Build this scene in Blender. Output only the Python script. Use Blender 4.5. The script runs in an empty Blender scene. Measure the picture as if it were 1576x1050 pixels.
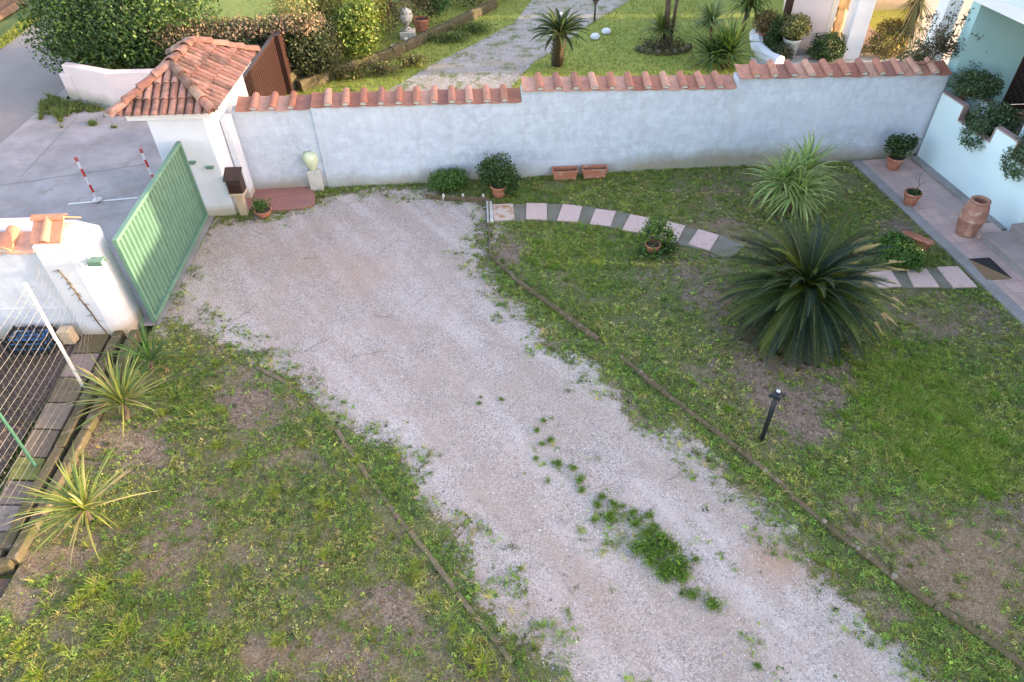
import bpy, math, random
import numpy as np
from math import sin, cos, pi, radians
from mathutils import Vector, Matrix
rng = np.random.default_rng(7); random.seed(7)
S = bpy.context.scene; COL = S.collection
# ------------------------------------------------------------------ camera, sky, sun, exposure
F = 1050.; CX, CY = 788., 525.; H = 7.5            # lens and principal point in photo pixels, camera height
_n = np.array([825-CX, -(1680-CY), -F]); _n /= np.linalg.norm(_n)
_up = -_n; _f = np.array([0, 0, -1.]); _fh = _f-_f.dot(_up)*_up; _fh /= np.linalg.norm(_fh)
R = np.array([np.cross(_fh, _up), _fh, _up])       # world = R @ camera
cam = bpy.data.cameras.new('camera'); co = bpy.data.objects.new('camera', cam); COL.objects.link(co)
M4 = Matrix([list(R[i])+[0] for i in range(3)]+[[0, 0, 0, 1]]); M4.translation = (0, 0, H); co.matrix_world = M4
cam.sensor_width = 36; cam.lens = 36*F/1576; cam.clip_start = .1; cam.clip_end = 1500
S.camera = co
SUN_EL, SUN_AZ = 9.0, -4.0                          # azimuth measured from +X towards +Y
w = bpy.data.worlds.new('World'); S.world = w; w.use_nodes = True
nt = w.node_tree; sky = nt.nodes.new('ShaderNodeTexSky'); sky.sky_type = 'NISHITA'; sky.sun_disc = False
sky.sun_elevation = radians(SUN_EL); sky.sun_rotation = radians(90-SUN_AZ); sky.air_density = 1.0; sky.dust_density = 1.5; sky.ozone_density = 1.0
bg = nt.nodes['Background']; bg.inputs[1].default_value = .15; wb = nt.nodes.new('ShaderNodeMix'); wb.data_type = 'RGBA'; wb.blend_type = 'MULTIPLY'; wb.inputs[0].default_value = 1; wb.inputs[7].default_value = (1.20, .98, .93, 1)
nt.links.new(sky.outputs[0], wb.inputs[6]); nt.links.new(wb.outputs[2], bg.inputs[0])
sl = bpy.data.lights.new('sun', 'SUN'); sl.energy = 1.7; sl.angle = radians(.7); sl.color = (1, .76, .48)
so = bpy.data.objects.new('sun', sl); COL.objects.link(so)
sd = Vector((cos(radians(SUN_EL))*cos(radians(SUN_AZ)), cos(radians(SUN_EL))*sin(radians(SUN_AZ)), sin(radians(SUN_EL))))
so.rotation_euler = sd.to_track_quat('Z', 'Y').to_euler(); so.location = (30, 0, 20)
S.view_settings.view_transform = 'Standard'; S.view_settings.look = 'None'
S.view_settings.exposure = 2.93; S.view_settings.gamma = 1
# ------------------------------------------------------------------ pixel <-> world helpers
def ray(px, py): return R @ np.array([px-CX, -(py-CY), -F])
def P(px, py, z=0.):
    d = ray(px, py); t = (z-H)/d[2]; return Vector((d[0]*t, d[1]*t, z))
def PV(px, py, p0, ang):                            # onto the vertical plane through p0 with heading ang
    d = ray(px, py); n = np.array([-sin(radians(ang)), cos(radians(ang))])
    t = (np.array(p0[:2])@n)/(d[:2]@n); return Vector((d[0]*t, d[1]*t, H+d[2]*t))
def proj(X, Y, Z=0.):
    X = np.asarray(X, float); Y = np.asarray(Y, float); q = np.tensordot(R.T, np.stack([X, Y, np.zeros_like(X)+Z-H]), 1)
    return CX+F*q[0]/-q[2], CY-F*q[1]/-q[2]
# ------------------------------------------------------------------ numpy noise
_T = np.random.default_rng(3).random((256, 256))
def vn(x, y):
    xi = np.floor(x).astype(int); yi = np.floor(y).astype(int); fx = x-xi; fy = y-yi
    fx = fx*fx*(3-2*fx); fy = fy*fy*(3-2*fy); a = _T[xi & 255, yi & 255]; b = _T[(xi+1) & 255, yi & 255]
    c = _T[xi & 255, (yi+1) & 255]; d = _T[(xi+1) & 255, (yi+1) & 255]
    return (a*(1-fx)+b*fx)*(1-fy)+(c*(1-fx)+d*fx)*fy
def fbm(x, y, o=4):
    s = 0; a = .5; t = 0
    for i in range(o): s = s+a*vn(x*2**i+17*i, y*2**i+31*i); t += a; a *= .5
    return s/t
def sst(a, b, x): t = np.clip((x-a)/(b-a), 0, 1); return t*t*(3-2*t)
# ------------------------------------------------------------------ materials
def newmat(name):
    m = bpy.data.materials.new(name); m.use_nodes = True; t = m.node_tree; return m, t, t.nodes['Principled BSDF']
def nz(t, scale, det=4, vec=None, rough=.6):
    n = t.nodes.new('ShaderNodeTexNoise'); n.inputs['Scale'].default_value = scale; n.inputs['Detail'].default_value = det
    n.inputs['Roughness'].default_value = rough
    if vec is not None: t.links.new(vec, n.inputs['Vector'])
    return n.outputs['Fac']
def ramp(t, fac, stops):
    r = t.nodes.new('ShaderNodeValToRGB'); e = r.color_ramp.elements
    while len(e) < len(stops): e.new(.5)
    for i, (p, c) in enumerate(stops): e[i].position = p; e[i].color = (c, c, c, 1) if not isinstance(c, tuple) else c+(1,)
    t.links.new(fac, r.inputs[0]); return r.outputs[0]
def mixc(t, fac, a, b, mode='MIX'):
    m = t.nodes.new('ShaderNodeMix'); m.data_type = 'RGBA'; m.blend_type = mode
    for s, v in ((m.inputs[0], fac), (m.inputs[6], a), (m.inputs[7], b)):
        if isinstance(v, (int, float)): s.default_value = v
        elif isinstance(v, tuple): s.default_value = v+(1,)
        else: t.links.new(v, s)
    return m.outputs[2]
def mth(t, op, a, b=None):
    m = t.nodes.new('ShaderNodeMath'); m.operation = op
    for s, v in zip(m.inputs, (a, b)):
        if v is None: continue
        if isinstance(v, (int, float)): s.default_value = v
        else: t.links.new(v, s)
    return m.outputs[0]
def bump(t, b, h, strength=.3, dist=.01):
    n = t.nodes.new('ShaderNodeBump'); n.inputs['Strength'].default_value = strength; n.inputs['Distance'].default_value = dist
    t.links.new(h, n.inputs['Height']); t.links.new(n.outputs[0], b.inputs['Normal'])
def pos(t): return t.nodes.new('ShaderNodeNewGeometry').outputs['Position']
def attr(t, n): a = t.nodes.new('ShaderNodeAttribute'); a.attribute_name = n; return a
def surf(name, c1, c2=None, scale=3., rough=.8, bs=40., bstr=.2, lo=.35, hi=.65, spots=None, c3=None, metal=0, base=None):
    m, t, b = newmat(name); p = pos(t); c2 = c2 or tuple(v*.8 for v in c1)
    c = mixc(t, ramp(t, nz(t, scale, 6, p), [(lo, 0.), (hi, 1.)]), c1, c2)
    if spots: c = mixc(t, ramp(t, nz(t, spots, 3, p), [(.55, 0.), (.68, 1.)]), c, c3)
    if base:                                       # dirt and moss band rising from the foot: (z0, z1, colour)
        sx = t.nodes.new('ShaderNodeSeparateXYZ'); t.links.new(p, sx.inputs[0])
        hz = mth(t, 'ADD', sx.outputs[2], mth(t, 'MULTIPLY', nz(t, 1.1, 5, p), -(base[1]-base[0])*1.7))
        mr = t.nodes.new('ShaderNodeMapRange'); mr.inputs[1].default_value = base[0]-.5*(base[1]-base[0]); mr.inputs[2].default_value = base[1]-.8*(base[1]-base[0])
        mr.inputs[3].default_value = 1; mr.inputs[4].default_value = 0; t.links.new(hz, mr.inputs[0])
        c = mixc(t, mr.outputs[0], c, base[2])
    t.links.new(c, b.inputs['Base Color']); b.inputs['Roughness'].default_value = rough; b.inputs['Metallic'].default_value = metal
    b.inputs['Specular IOR Level'].default_value = .3
    if bstr: bump(t, b, nz(t, bs, 5, p), bstr, .01)
    return m
def colmat(name, rough=.75, trans=0., n=.25, ns=25., bstr=.15, spec=.3):   # colour per face from the mesh, broken up by noise
    m, t, b = newmat(name); p = pos(t); a = attr(t, 'col').outputs['Color']
    if n: a = mixc(t, mth(t, 'MULTIPLY', nz(t, ns, 5, p), 1.), mixc(t, 1., a, (1-n*1.3,)*3, 'MULTIPLY'), mixc(t, 1., a, (1+n,)*3, 'MULTIPLY'))
    t.links.new(a, b.inputs['Base Color']); b.inputs['Roughness'].default_value = rough; b.inputs['Specular IOR Level'].default_value = spec
    if bstr: bump(t, b, nz(t, ns*2, 4, p), bstr, .01)
    if trans:
        tr = t.nodes.new('ShaderNodeBsdfTranslucent'); t.links.new(mixc(t, 1., a, (1.3, 1.35, .6), 'MULTIPLY'), tr.inputs[0])
        mx = t.nodes.new('ShaderNodeMixShader'); mx.inputs[0].default_value = trans
        t.links.new(b.outputs[0], mx.inputs[1]); t.links.new(tr.outputs[0], mx.inputs[2]); t.links.new(mx.outputs[0], t.nodes['Material Output'].inputs[0])
    return m
M = {}
M['leaf'] = colmat('leaf', .5, .3, 0, bstr=0, spec=.35)
M['blade'] = colmat('grass_blade', .65, .35, 0, bstr=0, spec=.2)
M['frond'] = colmat('palm_frond', .55, .06, 0, bstr=0, spec=.18)
M['terracotta'] = colmat('terracotta_tile', .85, 0, .35, 9., .3)
M['cap'] = colmat('coping_tile', .85, 0, .35, 9., .3)
def lichen(m):
    t = m.node_tree; b = t.nodes['Principled BSDF']; p = pos(t); src = b.inputs['Base Color'].links[0].from_socket
    c = mixc(t, mth(t, 'MULTIPLY', ramp(t, nz(t, 7., 6, p, .75), [(.52, 0.), (.66, 1.)]), .55), src, (.30, .26, .22)); c = mixc(t, mth(t, 'MULTIPLY', ramp(t, nz(t, 3.1, 6, p, .7), [(.47, 0.), (.62, 1.)]), .7), c, (.075, .055, .045))
    t.links.new(c, b.inputs['Base Color'])
lichen(M['terracotta'])
M['stone'] = colmat('stone_pieces', .9, 0, .4, 14., .5)
M['pebble'] = colmat('pebble', .85, 0, 0, bstr=0)
M['paint'] = colmat('painted', .5, 0, .12, 12., .05)
M['wood'] = colmat('weathered_wood', .8, 0, .35, 20., .3)
# blockwork wall: trowelled render, faint courses, damp foot
def wallmat():
    m, t, b = newmat('grey_render'); p = pos(t)
    br = t.nodes.new('ShaderNodeTexBrick'); mp = t.nodes.new('ShaderNodeCombineXYZ'); sx = t.nodes.new('ShaderNodeSeparateXYZ'); t.links.new(p, sx.inputs[0])
    t.links.new(mth(t, 'ADD', sx.outputs[0], mth(t, 'MULTIPLY', nz(t, 2.5, 3, p), .25)), mp.inputs[0])
    t.links.new(mth(t, 'ADD', sx.outputs[2], mth(t, 'MULTIPLY', nz(t, 3., 3, p), .06)), mp.inputs[1]); t.links.new(mp.outputs[0], br.inputs[0])
    br.inputs['Scale'].default_value = 1; br.inputs['Brick Width'].default_value = .5; br.inputs['Row Height'].default_value = .21; br.inputs['Mortar Size'].default_value = .02
    br.inputs['Mortar Smooth'].default_value = 1.
    br.inputs['Color1'].default_value = (1, 1, 1, 1); br.inputs['Color2'].default_value = (.92, .92, .92, 1); br.inputs['Mortar'].default_value = (.90, .90, .90, 1)
    c = mixc(t, ramp(t, nz(t, .9, 6, p, .65), [(.35, 0.), (.65, 1.)]), (.53, .59, .69), (.43, .485, .58))
    c = mixc(t, ramp(t, nz(t, 6., 5, p, .7), [(.42, 0.), (.62, 1.)]), c, (.56, .625, .72))
    st = t.nodes.new('ShaderNodeMapping'); st.inputs['Scale'].default_value = (5., 5., .35); t.links.new(p, st.inputs[0])
    c = mixc(t, mth(t, 'MULTIPLY', ramp(t, nz(t, 1., 5, st.outputs[0], .6), [(.5, 0.), (.72, 1.)]), .35), c, (.40, .42, .44))
    c = mixc(t, .85, c, br.outputs[0], 'MULTIPLY')
    gx = t.nodes.new('ShaderNodeMapRange'); gx.interpolation_type = 'SMOOTHSTEP'; gx.inputs[1].default_value = 2.; gx.inputs[2].default_value = 4.6; t.links.new(sx.outputs[0], gx.inputs[0])
    gy = t.nodes.new('ShaderNodeMapRange'); gy.interpolation_type = 'SMOOTHSTEP'; gy.inputs[1].default_value = 8.; gy.inputs[2].default_value = 6.2; t.links.new(sx.outputs[0], gy.inputs[0])
    hz = mth(t, 'SUBTRACT', mth(t, 'SUBTRACT', sx.outputs[2], mth(t, 'MULTIPLY', nz(t, .9, 6, p, .7), .6)), mth(t, 'MULTIPLY', mth(t, 'MULTIPLY', gx.outputs[0], gy.outputs[0]), mth(t, 'MULTIPLY', nz(t, 1.7, 3, p), .34)))
    mr = t.nodes.new('ShaderNodeMapRange'); mr.inputs[1].default_value = -.32; mr.inputs[2].default_value = .05; mr.inputs[3].default_value = 1; mr.inputs[4].default_value = 0
    t.links.new(hz, mr.inputs[0]); c = mixc(t, mth(t, 'MULTIPLY', mr.outputs[0], .85), c, (.26, .23, .15))
    t.links.new(c, b.inputs['Base Color']); b.inputs['Roughness'].default_value = .9
    bump(t, b, mth(t, 'ADD', nz(t, 30, 5, p), mth(t, 'MULTIPLY', br.outputs[0], .6)), .25, .012); return m
M['grey'] = wallmat()
M['white'] = surf('white_render', (.62, .66, .725), (.54, .58, .645), 2., .85, 50, .12, base=(0, .22, (.42, .39, .33)))
M['whitehi'] = surf('white_plaster', (.68, .70, .74), (.61, .63, .68), 2., .85, 50, .1)
M['cyan'] = surf('pale_cyan_plaster', (.62, .76, .80), (.57, .72, .77), 1.5, .85, 70, .1)
M['teal'] = surf('teal_plaster', (.36, .56, .60), (.32, .52, .57), 1.2, .85, 70, .1)
M['pink'] = surf('pink_plaster', (.72, .60, .58), (.66, .56, .55), 1.5, .85, 60, .1, base=(0, .35, (.36, .33, .28)))
M['cream'] = surf('cream_plaster', (.74, .66, .58), (.68, .6, .53), 1.5, .85, 60, .1)
M['green'] = surf('green_gate_paint', (.118, .228, .172), (.095, .19, .145), 5., .5, 60, .04)
M['concrete'] = surf('concrete_slab', (.37, .33, .33), (.24, .215, .215), .9, .9, 30, .3, .38, .64, 2.3, (.29, .245, .225))
M['curb'] = surf('grey_curb', (.29, .275, .27), (.22, .21, .205), 2.2, .9, 60, .3)
M['asphalt'] = surf('asphalt', (.27, .235, .225), (.21, .185, .18), .6, .9, 90, .5, .3, .7)
M['white_paint'] = surf('road_line_paint', (.75, .74, .72), (.6, .59, .57), 14, .7, 50, .1)
M['soil'] = surf('dark_soil', (.085, .06, .05), (.05, .036, .03), 5, .95, 25, .9, spots=30., c3=(.15, .12, .1))
M['potsoil'] = surf('potting_soil', (.06, .045, .035), (.1, .08, .06), 20, .95, 60, .9)
M['clay'] = surf('clay_pot', (.42, .17, .105), (.34, .14, .09), 5, .85, 50, .2, spots=7., c3=(.46, .27, .2))
M['clayold'] = surf('old_clay_jar', (.36, .185, .135), (.27, .14, .105), 6, .85, 30, .4, spots=5., c3=(.45, .3, .24))
M['moss'] = surf('mossy_concrete', (.105, .085, .055), (.07, .07, .028), 4, .95, 30, .7, spots=11., c3=(.17, .145, .11))
M['slabgrey'] = surf('grey_slab', (.19, .175, .15), (.13, .13, .085), 3, .9, 60, .4)
M['darkbrown'] = surf('dark_brown_steel', (.040, .018, .015), (.032, .015, .013), 4, .5, 40, .05)
M['black'] = surf('black_plastic', (.018, .022, .03), (.014, .018, .024), 9, .4, 60, .03)
M['steel'] = surf('galvanised_steel', (.62, .62, .62), (.5, .5, .5), 12, .45, 60, .03)
M['wire'] = surf('wire', (.26, .26, .25), (.2, .2, .19), 12, .6, 60, 0)
M['polegreen'] = surf('green_pole', (.05, .14, .10), (.04, .11, .08), 9, .5, 60, 0)
M['bark'] = surf('bark', (.15, .11, .08), (.08, .06, .045), 12, .95, 40, .9)
M['oldfrond'] = surf('leaf_base_trunk', (.10, .075, .05), (.05, .04, .03), 25, .95, 30, 1.)
M['ceramic'] = surf('glazed_ceramic', (.52, .60, .38), (.62, .66, .5), 5, .25, 60, .02, spots=4., c3=(.30, .45, .33))
M['mbox'] = surf('brown_letterbox', (.055, .035, .03), (.045, .03, .027), 9, .5, 60, .05)
M['sandstone'] = surf('sandstone', (.5, .42, .3), (.42, .34, .24), 6, .9, 30, .5)
M['lime'] = surf('pale_concrete', (.56, .55, .52), (.46, .45, .42), 5, .9, 30, .3)
M['tan'] = surf('coir_mat', (.24, .16, .09), (.19, .125, .07), 30, .95, 90, .6)
M['blackmat'] = surf('black_rubber_mat', (.03, .028, .03), (.022, .02, .022), 30, .9, 90, .4)
M['blue'] = surf('blue_plastic', (.06, .20, .45), (.05, .16, .36), 9, .4, 60, 0)
M['lens'] = surf('lamp_lens', (.75, .76, .78), (.7, .7, .72), 9, .2, 60, 0)
def tilemat():
    m, t, b = newmat('pink_paving'); p = pos(t); mp = t.nodes.new('ShaderNodeMapping'); mp.inputs['Rotation'].default_value = (0, 0, radians(-6.3)); t.links.new(p, mp.inputs[0])
    br = t.nodes.new('ShaderNodeTexBrick'); t.links.new(mp.outputs[0], br.inputs[0]); br.offset = 0.
    br.inputs['Scale'].default_value = 1; br.inputs['Brick Width'].default_value = .31; br.inputs['Row Height'].default_value = .31; br.inputs['Mortar Size'].default_value = .006
    br.inputs['Color1'].default_value = (.53, .365, .325, 1); br.inputs['Color2'].default_value = (.46, .32, .29, 1); br.inputs['Mortar'].default_value = (.26, .2, .18, 1)
    c = mixc(t, ramp(t, nz(t, 1.6, 6, p), [(.4, 0.), (.65, 1.)]), br.outputs[0], (.33, .26, .245))
    t.links.new(c, b.inputs['Base Color']); b.inputs['Roughness'].default_value = .75; bump(t, b, br.outputs[1], .3, -.004); return m
M['pave'] = tilemat()
M['stepslab'] = surf('brownish_step_stone', (.36, .28, .265), (.28, .225, .215), 3, .85, 60, .3)
M['stepstone'] = surf('pink_stone', (.56, .41, .37), (.48, .36, .33), 22, .85, 60, .3, spots=4., c3=(.44, .33, .28))
def brickpave():
    m, t, b = newmat('red_brick_paving'); p = pos(t); br = t.nodes.new('ShaderNodeTexBrick'); t.links.new(p, br.inputs[0])
    br.inputs['Scale'].default_value = 1; br.inputs['Brick Width'].default_value = .22; br.inputs['Row Height'].default_value = .075; br.inputs['Mortar Size'].default_value = .005
    br.inputs['Color1'].default_value = (.36, .16, .13, 1); br.inputs['Color2'].default_value = (.28, .13, .11, 1); br.inputs['Mortar'].default_value = (.17, .11, .09, 1)
    c = mixc(t, ramp(t, nz(t, 3., 5, p), [(.4, 0.), (.7, 1.)]), br.outputs[0], (.25, .13, .12))
    t.links.new(c, b.inputs['Base Color']); b.inputs['Roughness'].default_value = .9; bump(t, b, br.outputs[1], .4, -.004); return m
M['brickpave'] = brickpave()
# ground: soil, litter, fine green and gravel mixed by the painted-in ground cover masks (r gravel, g green, b straw)
def groundmat():
    m, t, b = newmat('ground_cover'); p = pos(t); a = attr(t, 'mask'); sp = t.nodes.new('ShaderNodeSeparateColor'); t.links.new(a.outputs['Color'], sp.inputs[0])
    fine = nz(t, 36, 7, p, .8); mid = nz(t, 11, 7, p, .75); big = nz(t, 1.3, 5, p)
    soil = mixc(t, ramp(t, mid, [(.40, 0.), (.60, 1.)]), (.235, .18, .145), (.095, .068, .052))
    soil = mixc(t, ramp(t, fine, [(.5, 0.), (.60, 1.)]), soil, (.36, .29, .21)); soil = mixc(t, ramp(t, nz(t, 21, 6, p, .8), [(.54, 0.), (.62, .8)]), soil, (.05, .036, .028))
    straw = mixc(t, ramp(t, fine, [(.4, 0.), (.6, 1.)]), (.19, .13, .085), (.37, .28, .18))
    c = mixc(t, mth(t, 'MULTIPLY', sp.outputs[2], ramp(t, mid, [(.3, .3), (.6, 1.)])), soil, straw)
    grn = mixc(t, ramp(t, fine, [(.38, 0.), (.6, 1.)]), (.050, .075, .024), (.18, .215, .06))
    gf = ramp(t, mth(t, 'ADD', mth(t, 'MULTIPLY', mth(t, 'ADD', fine, mid), .42), mth(t, 'MULTIPLY', sp.outputs[1], .42)), [(.54, 0.), (.72, 1.)])
    c = mixc(t, mth(t, 'MULTIPLY', gf, .75), c, grn)
    vo = t.nodes.new('ShaderNodeTexVoronoi'); vo.inputs['Scale'].default_value = 48; t.links.new(p, vo.inputs['Vector'])
    v2 = t.nodes.new('ShaderNodeTexVoronoi'); v2.inputs['Scale'].default_value = 105; t.links.new(p, v2.inputs['Vector'])
    sc = t.nodes.new('ShaderNodeSeparateColor'); t.links.new(vo.outputs['Color'], sc.inputs[0])
    s2 = t.nodes.new('ShaderNodeSeparateColor'); t.links.new(v2.outputs['Color'], s2.inputs[0])
    g = mixc(t, ramp(t, sc.outputs[0], [(0., 0.), (1., 1.)]), (.37, .32, .295), (.68, .61, .57))
    g = mixc(t, ramp(t, sc.outputs[1], [(.86, 0.), (.9, 1.)]), g, (.17, .16, .165))
    g = mixc(t, .5, g, mixc(t, s2.outputs[0], (.31, .27, .245), (.60, .53, .49)))
    g = mixc(t, ramp(t, vo.outputs['Distance'], [(.45, 0.), (.75, .6)]), g, (.20, .165, .145))
    g = mixc(t, mth(t, 'MULTIPLY', ramp(t, big, [(.42, 0.), (.62, 1.)]), .55), g, (.43, .345, .29))
    sm = t.nodes.new('ShaderNodeMapping'); sm.vector_type = 'TEXTURE'; sm.inputs['Rotation'].default_value = (0, 0, radians(-55)); sm.inputs['Scale'].default_value = (5, .8, 1); t.links.new(p, sm.inputs[0])
    sk = nz(t, 1.25, 5, sm.outputs[0], .6); g = mixc(t, mth(t, 'MULTIPLY', ramp(t, sk, [(.48, 0.), (.66, 1.)]), .38), g, (.66, .62, .61)); g = mixc(t, mth(t, 'MULTIPLY', ramp(t, sk, [(.34, 1.), (.50, 0.)]), .42), g, (.34, .28, .235))
    g = mixc(t, mth(t, 'MULTIPLY', ramp(t, nz(t, 3.3, 5, p), [(.5, 0.), (.7, 1.)]), .5), g, (.33, .275, .235))
    g = mixc(t, mth(t, 'MULTIPLY', sp.outputs[2], .85), g, (.40, .255, .17))
    e = ramp(t, mth(t, 'ADD', sp.outputs[0], mth(t, 'ADD', mth(t, 'MULTIPLY', mth(t, 'SUBTRACT', nz(t, 26, 4, p, .7), .5), 1.9), mth(t, 'MULTIPLY', mth(t, 'SUBTRACT', mid, .5), .8))), [(.42, 0.), (.58, 1.)])
    c = mixc(t, e, c, g)
    t.links.new(c, b.inputs['Base Color']); b.inputs['Roughness'].default_value = .95; b.inputs['Specular IOR Level'].default_value = .15
    bump(t, b, mth(t, 'ADD', mth(t, 'MULTIPLY', vo.outputs['Distance'], -.7), mth(t, 'ADD', fine, mid)), .8, .02); return m
M['ground'] = groundmat()
# ------------------------------------------------------------------ object helpers
def tag(o, label=None, cat=None, group=None, kind=None):
    for k, v in (('label', label), ('category', cat), ('group', group), ('kind', kind)):
        if v: o[k] = v
    return o
def thing(name, loc, label, cat, group=None):
    o = bpy.data.objects.new(name, None); o.empty_display_size = .1; COL.objects.link(o); o.location = loc; o['org'] = list(loc)
    return tag(o, label, cat, group)
def origin(o):
    while o.parent: o = o.parent
    return Vector(o['org'])
def link(name, me, parent=None, loc=None):
    o = bpy.data.objects.new(name, me); COL.objects.link(o)
    if parent: o.parent = parent
    elif loc is not None: o.location = loc; o['org'] = list(loc)
    return o
def npmesh(name, V, Q, col, m, parent=None, loc=None, smooth=False, cname='col', domain='FACE'):
    """V (n,3); Q (m,k) equal-sized faces; col (m,3) per face or (n,3) per point"""
    V = np.asarray(V, np.float32); Q = np.asarray(Q, np.int32); off = np.zeros(3, np.float32)
    if parent is not None: off = np.array(origin(parent), np.float32)
    elif loc is not None: off = np.array(loc, np.float32)
    me = bpy.data.meshes.new(name); me.vertices.add(len(V)); me.vertices.foreach_set('co', (V-off).ravel())
    me.loops.add(Q.size); me.loops.foreach_set('vertex_index', Q.ravel()); k = Q.shape[1]
    me.polygons.add(len(Q)); me.polygons.foreach_set('loop_start', np.arange(0, Q.size, k, dtype=np.int32))
    me.update(calc_edges=True)
    if smooth: me.polygons.foreach_set('use_smooth', np.ones(len(Q), bool))
    if col is not None:
        a = me.attributes.new(cname, 'FLOAT_COLOR', domain); c = np.ones((len(col), 4), np.float32); c[:, :3] = col; a.data.foreach_set('color', c.ravel())
    me.materials.append(m); return link(name, me, parent, loc)
class MB:
    def __init__(s): s.v = []; s.f = []; s.c = []; s.col = (.5, .5, .5)
    def add(s, vs, fs):
        b = len(s.v); s.v += [tuple(v) for v in vs]
        for f in fs: s.f.append([b+i for i in f]); s.c.append(s.col)
    def box(s, x0, x1, y0, y1, z0, z1, rz=0, c=None):
        vs = [Vector((x, y, z)) for x in (x0, x1) for y in (y0, y1) for z in (z0, z1)]
        if rz:
            c = Vector(c) if c else Vector(((x0+x1)/2, (y0+y1)/2, 0)); m = Matrix.Rotation(rz, 3, 'Z'); vs = [m@(v-c)+c for v in vs]
        s.add(vs, [(0, 1, 3, 2), (4, 6, 7, 5), (0, 4, 5, 1), (2, 3, 7, 6), (0, 2, 6, 4), (1, 5, 7, 3)]); return s
    def prism(s, poly, z0, z1):
        n = len(poly); s.add([(p[0], p[1], z0) for p in poly]+[(p[0], p[1], z1) for p in poly],
              [tuple(range(n-1, -1, -1)), tuple(range(n, 2*n))]+[(i, (i+1) % n, n+(i+1) % n, n+i) for i in range(n)]); return s
    def extr(s, pts, d):                            # polygon in space pushed along d
        n = len(pts); d = Vector(d); s.add(list(pts)+[Vector(p)+d for p in pts],
              [tuple(range(n)), tuple(range(2*n-1, n-1, -1))]+[(i, n+i, n+(i+1) % n, (i+1) % n) for i in range(n)]); return s
    def tube(s, pts, r, n=8, cap=True):
        pts = [Vector(p) for p in pts]; rs = r if isinstance(r, (list, tuple)) else [r]*len(pts); vs = []; up = None
        for i, p in enumerate(pts):
            d = (pts[min(i+1, len(pts)-1)]-pts[max(i-1, 0)]).normalized()
            a = d.cross(Vector((0, 0, 1)) if abs(d.z) < .9 else Vector((1, 0, 0))).normalized() if up is None else (up-d*up.dot(d)).normalized()
            up = a; b = d.cross(a)
            vs += [p+(a*cos(2*pi*k/n)+b*sin(2*pi*k/n))*rs[i] for k in range(n)]
        fs = [(i*n+k, i*n+(k+1) % n, (i+1)*n+(k+1) % n, (i+1)*n+k) for i in range(len(pts)-1) for k in range(n)]
        if cap: fs += [tuple(range(n-1, -1, -1)), tuple((len(pts)-1)*n+k for k in range(n))]
        s.add(vs, fs); return s
    def lathe(s, prof, c, n=20, tilt=None):         # prof [(r,z)]
        c = Vector(c); vs = [Vector((r*cos(2*pi*k/n), r*sin(2*pi*k/n), z)) for r, z in prof for k in range(n)]
        if tilt is not None: vs = [tilt@v for v in vs]
        s.add([v+c for v in vs], [(i*n+k, i*n+(k+1) % n, (i+1)*n+(k+1) % n, (i+1)*n+k) for i in range(len(prof)-1) for k in range(n)]); return s
    def coppo(s, a, b, ra, rb, up=Vector((0, 0, 1)), n=7, th=.012, squash=.8):   # barrel tile from a (upper) to b (lower)
        a = Vector(a); b = Vector(b); d = (b-a).normalized(); sd_ = d.cross(up).normalized(); u = sd_.cross(d).normalized(); vs = []
        for p, r in ((a, ra), (b, rb)):
            for rr in (r, r-th):
                vs += [p+sd_*rr*cos(pi*k/(n-1))+u*rr*squash*sin(pi*k/(n-1)) for k in range(n)]
        fs = []
        for k in range(n-1):
            fs += [(k, k+1, 2*n+k+1, 2*n+k), (n+k, 3*n+k, 3*n+k+1, n+k+1), (2*n+k, 2*n+k+1, 3*n+k+1, 3*n+k), (k, n+k, n+k+1, k+1)]
        s.add(vs, fs); return s
    def build(s, name, m, parent=None, loc=None, smooth=False, bevel=0):
        off = origin(parent) if parent else (Vector(loc) if loc is not None else Vector((0, 0, 0)))
        me = bpy.data.meshes.new(name); me.from_pydata([tuple(Vector(v)-off) for v in s.v], [], s.f); me.update()
        a = me.attributes.new('col', 'FLOAT_COLOR', 'FACE'); a.data.foreach_set('color', np.array([tuple(c)+(1,) for c in s.c], np.float32).ravel())
        me.materials.append(m)
        if smooth: me.polygons.foreach_set('use_smooth', [True]*len(me.polygons))
        o = link(name, me, parent, loc)
        if bevel: bv = o.modifiers.new('bevel', 'BEVEL'); bv.width = bevel; bv.segments = 2; bv.limit_method = 'ANGLE'
        return o
def copy_tree(o, parent=None, loc=None, rz=0, sc=1):
    c = o.copy(); COL.objects.link(c); c.parent = parent
    if parent is None: c.location = loc; c.rotation_euler = (0, 0, rz); c.scale = (sc,)*3
    for ch in [x for x in COL.objects if x.parent == o]: copy_tree(ch, c)
    return c
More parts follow.
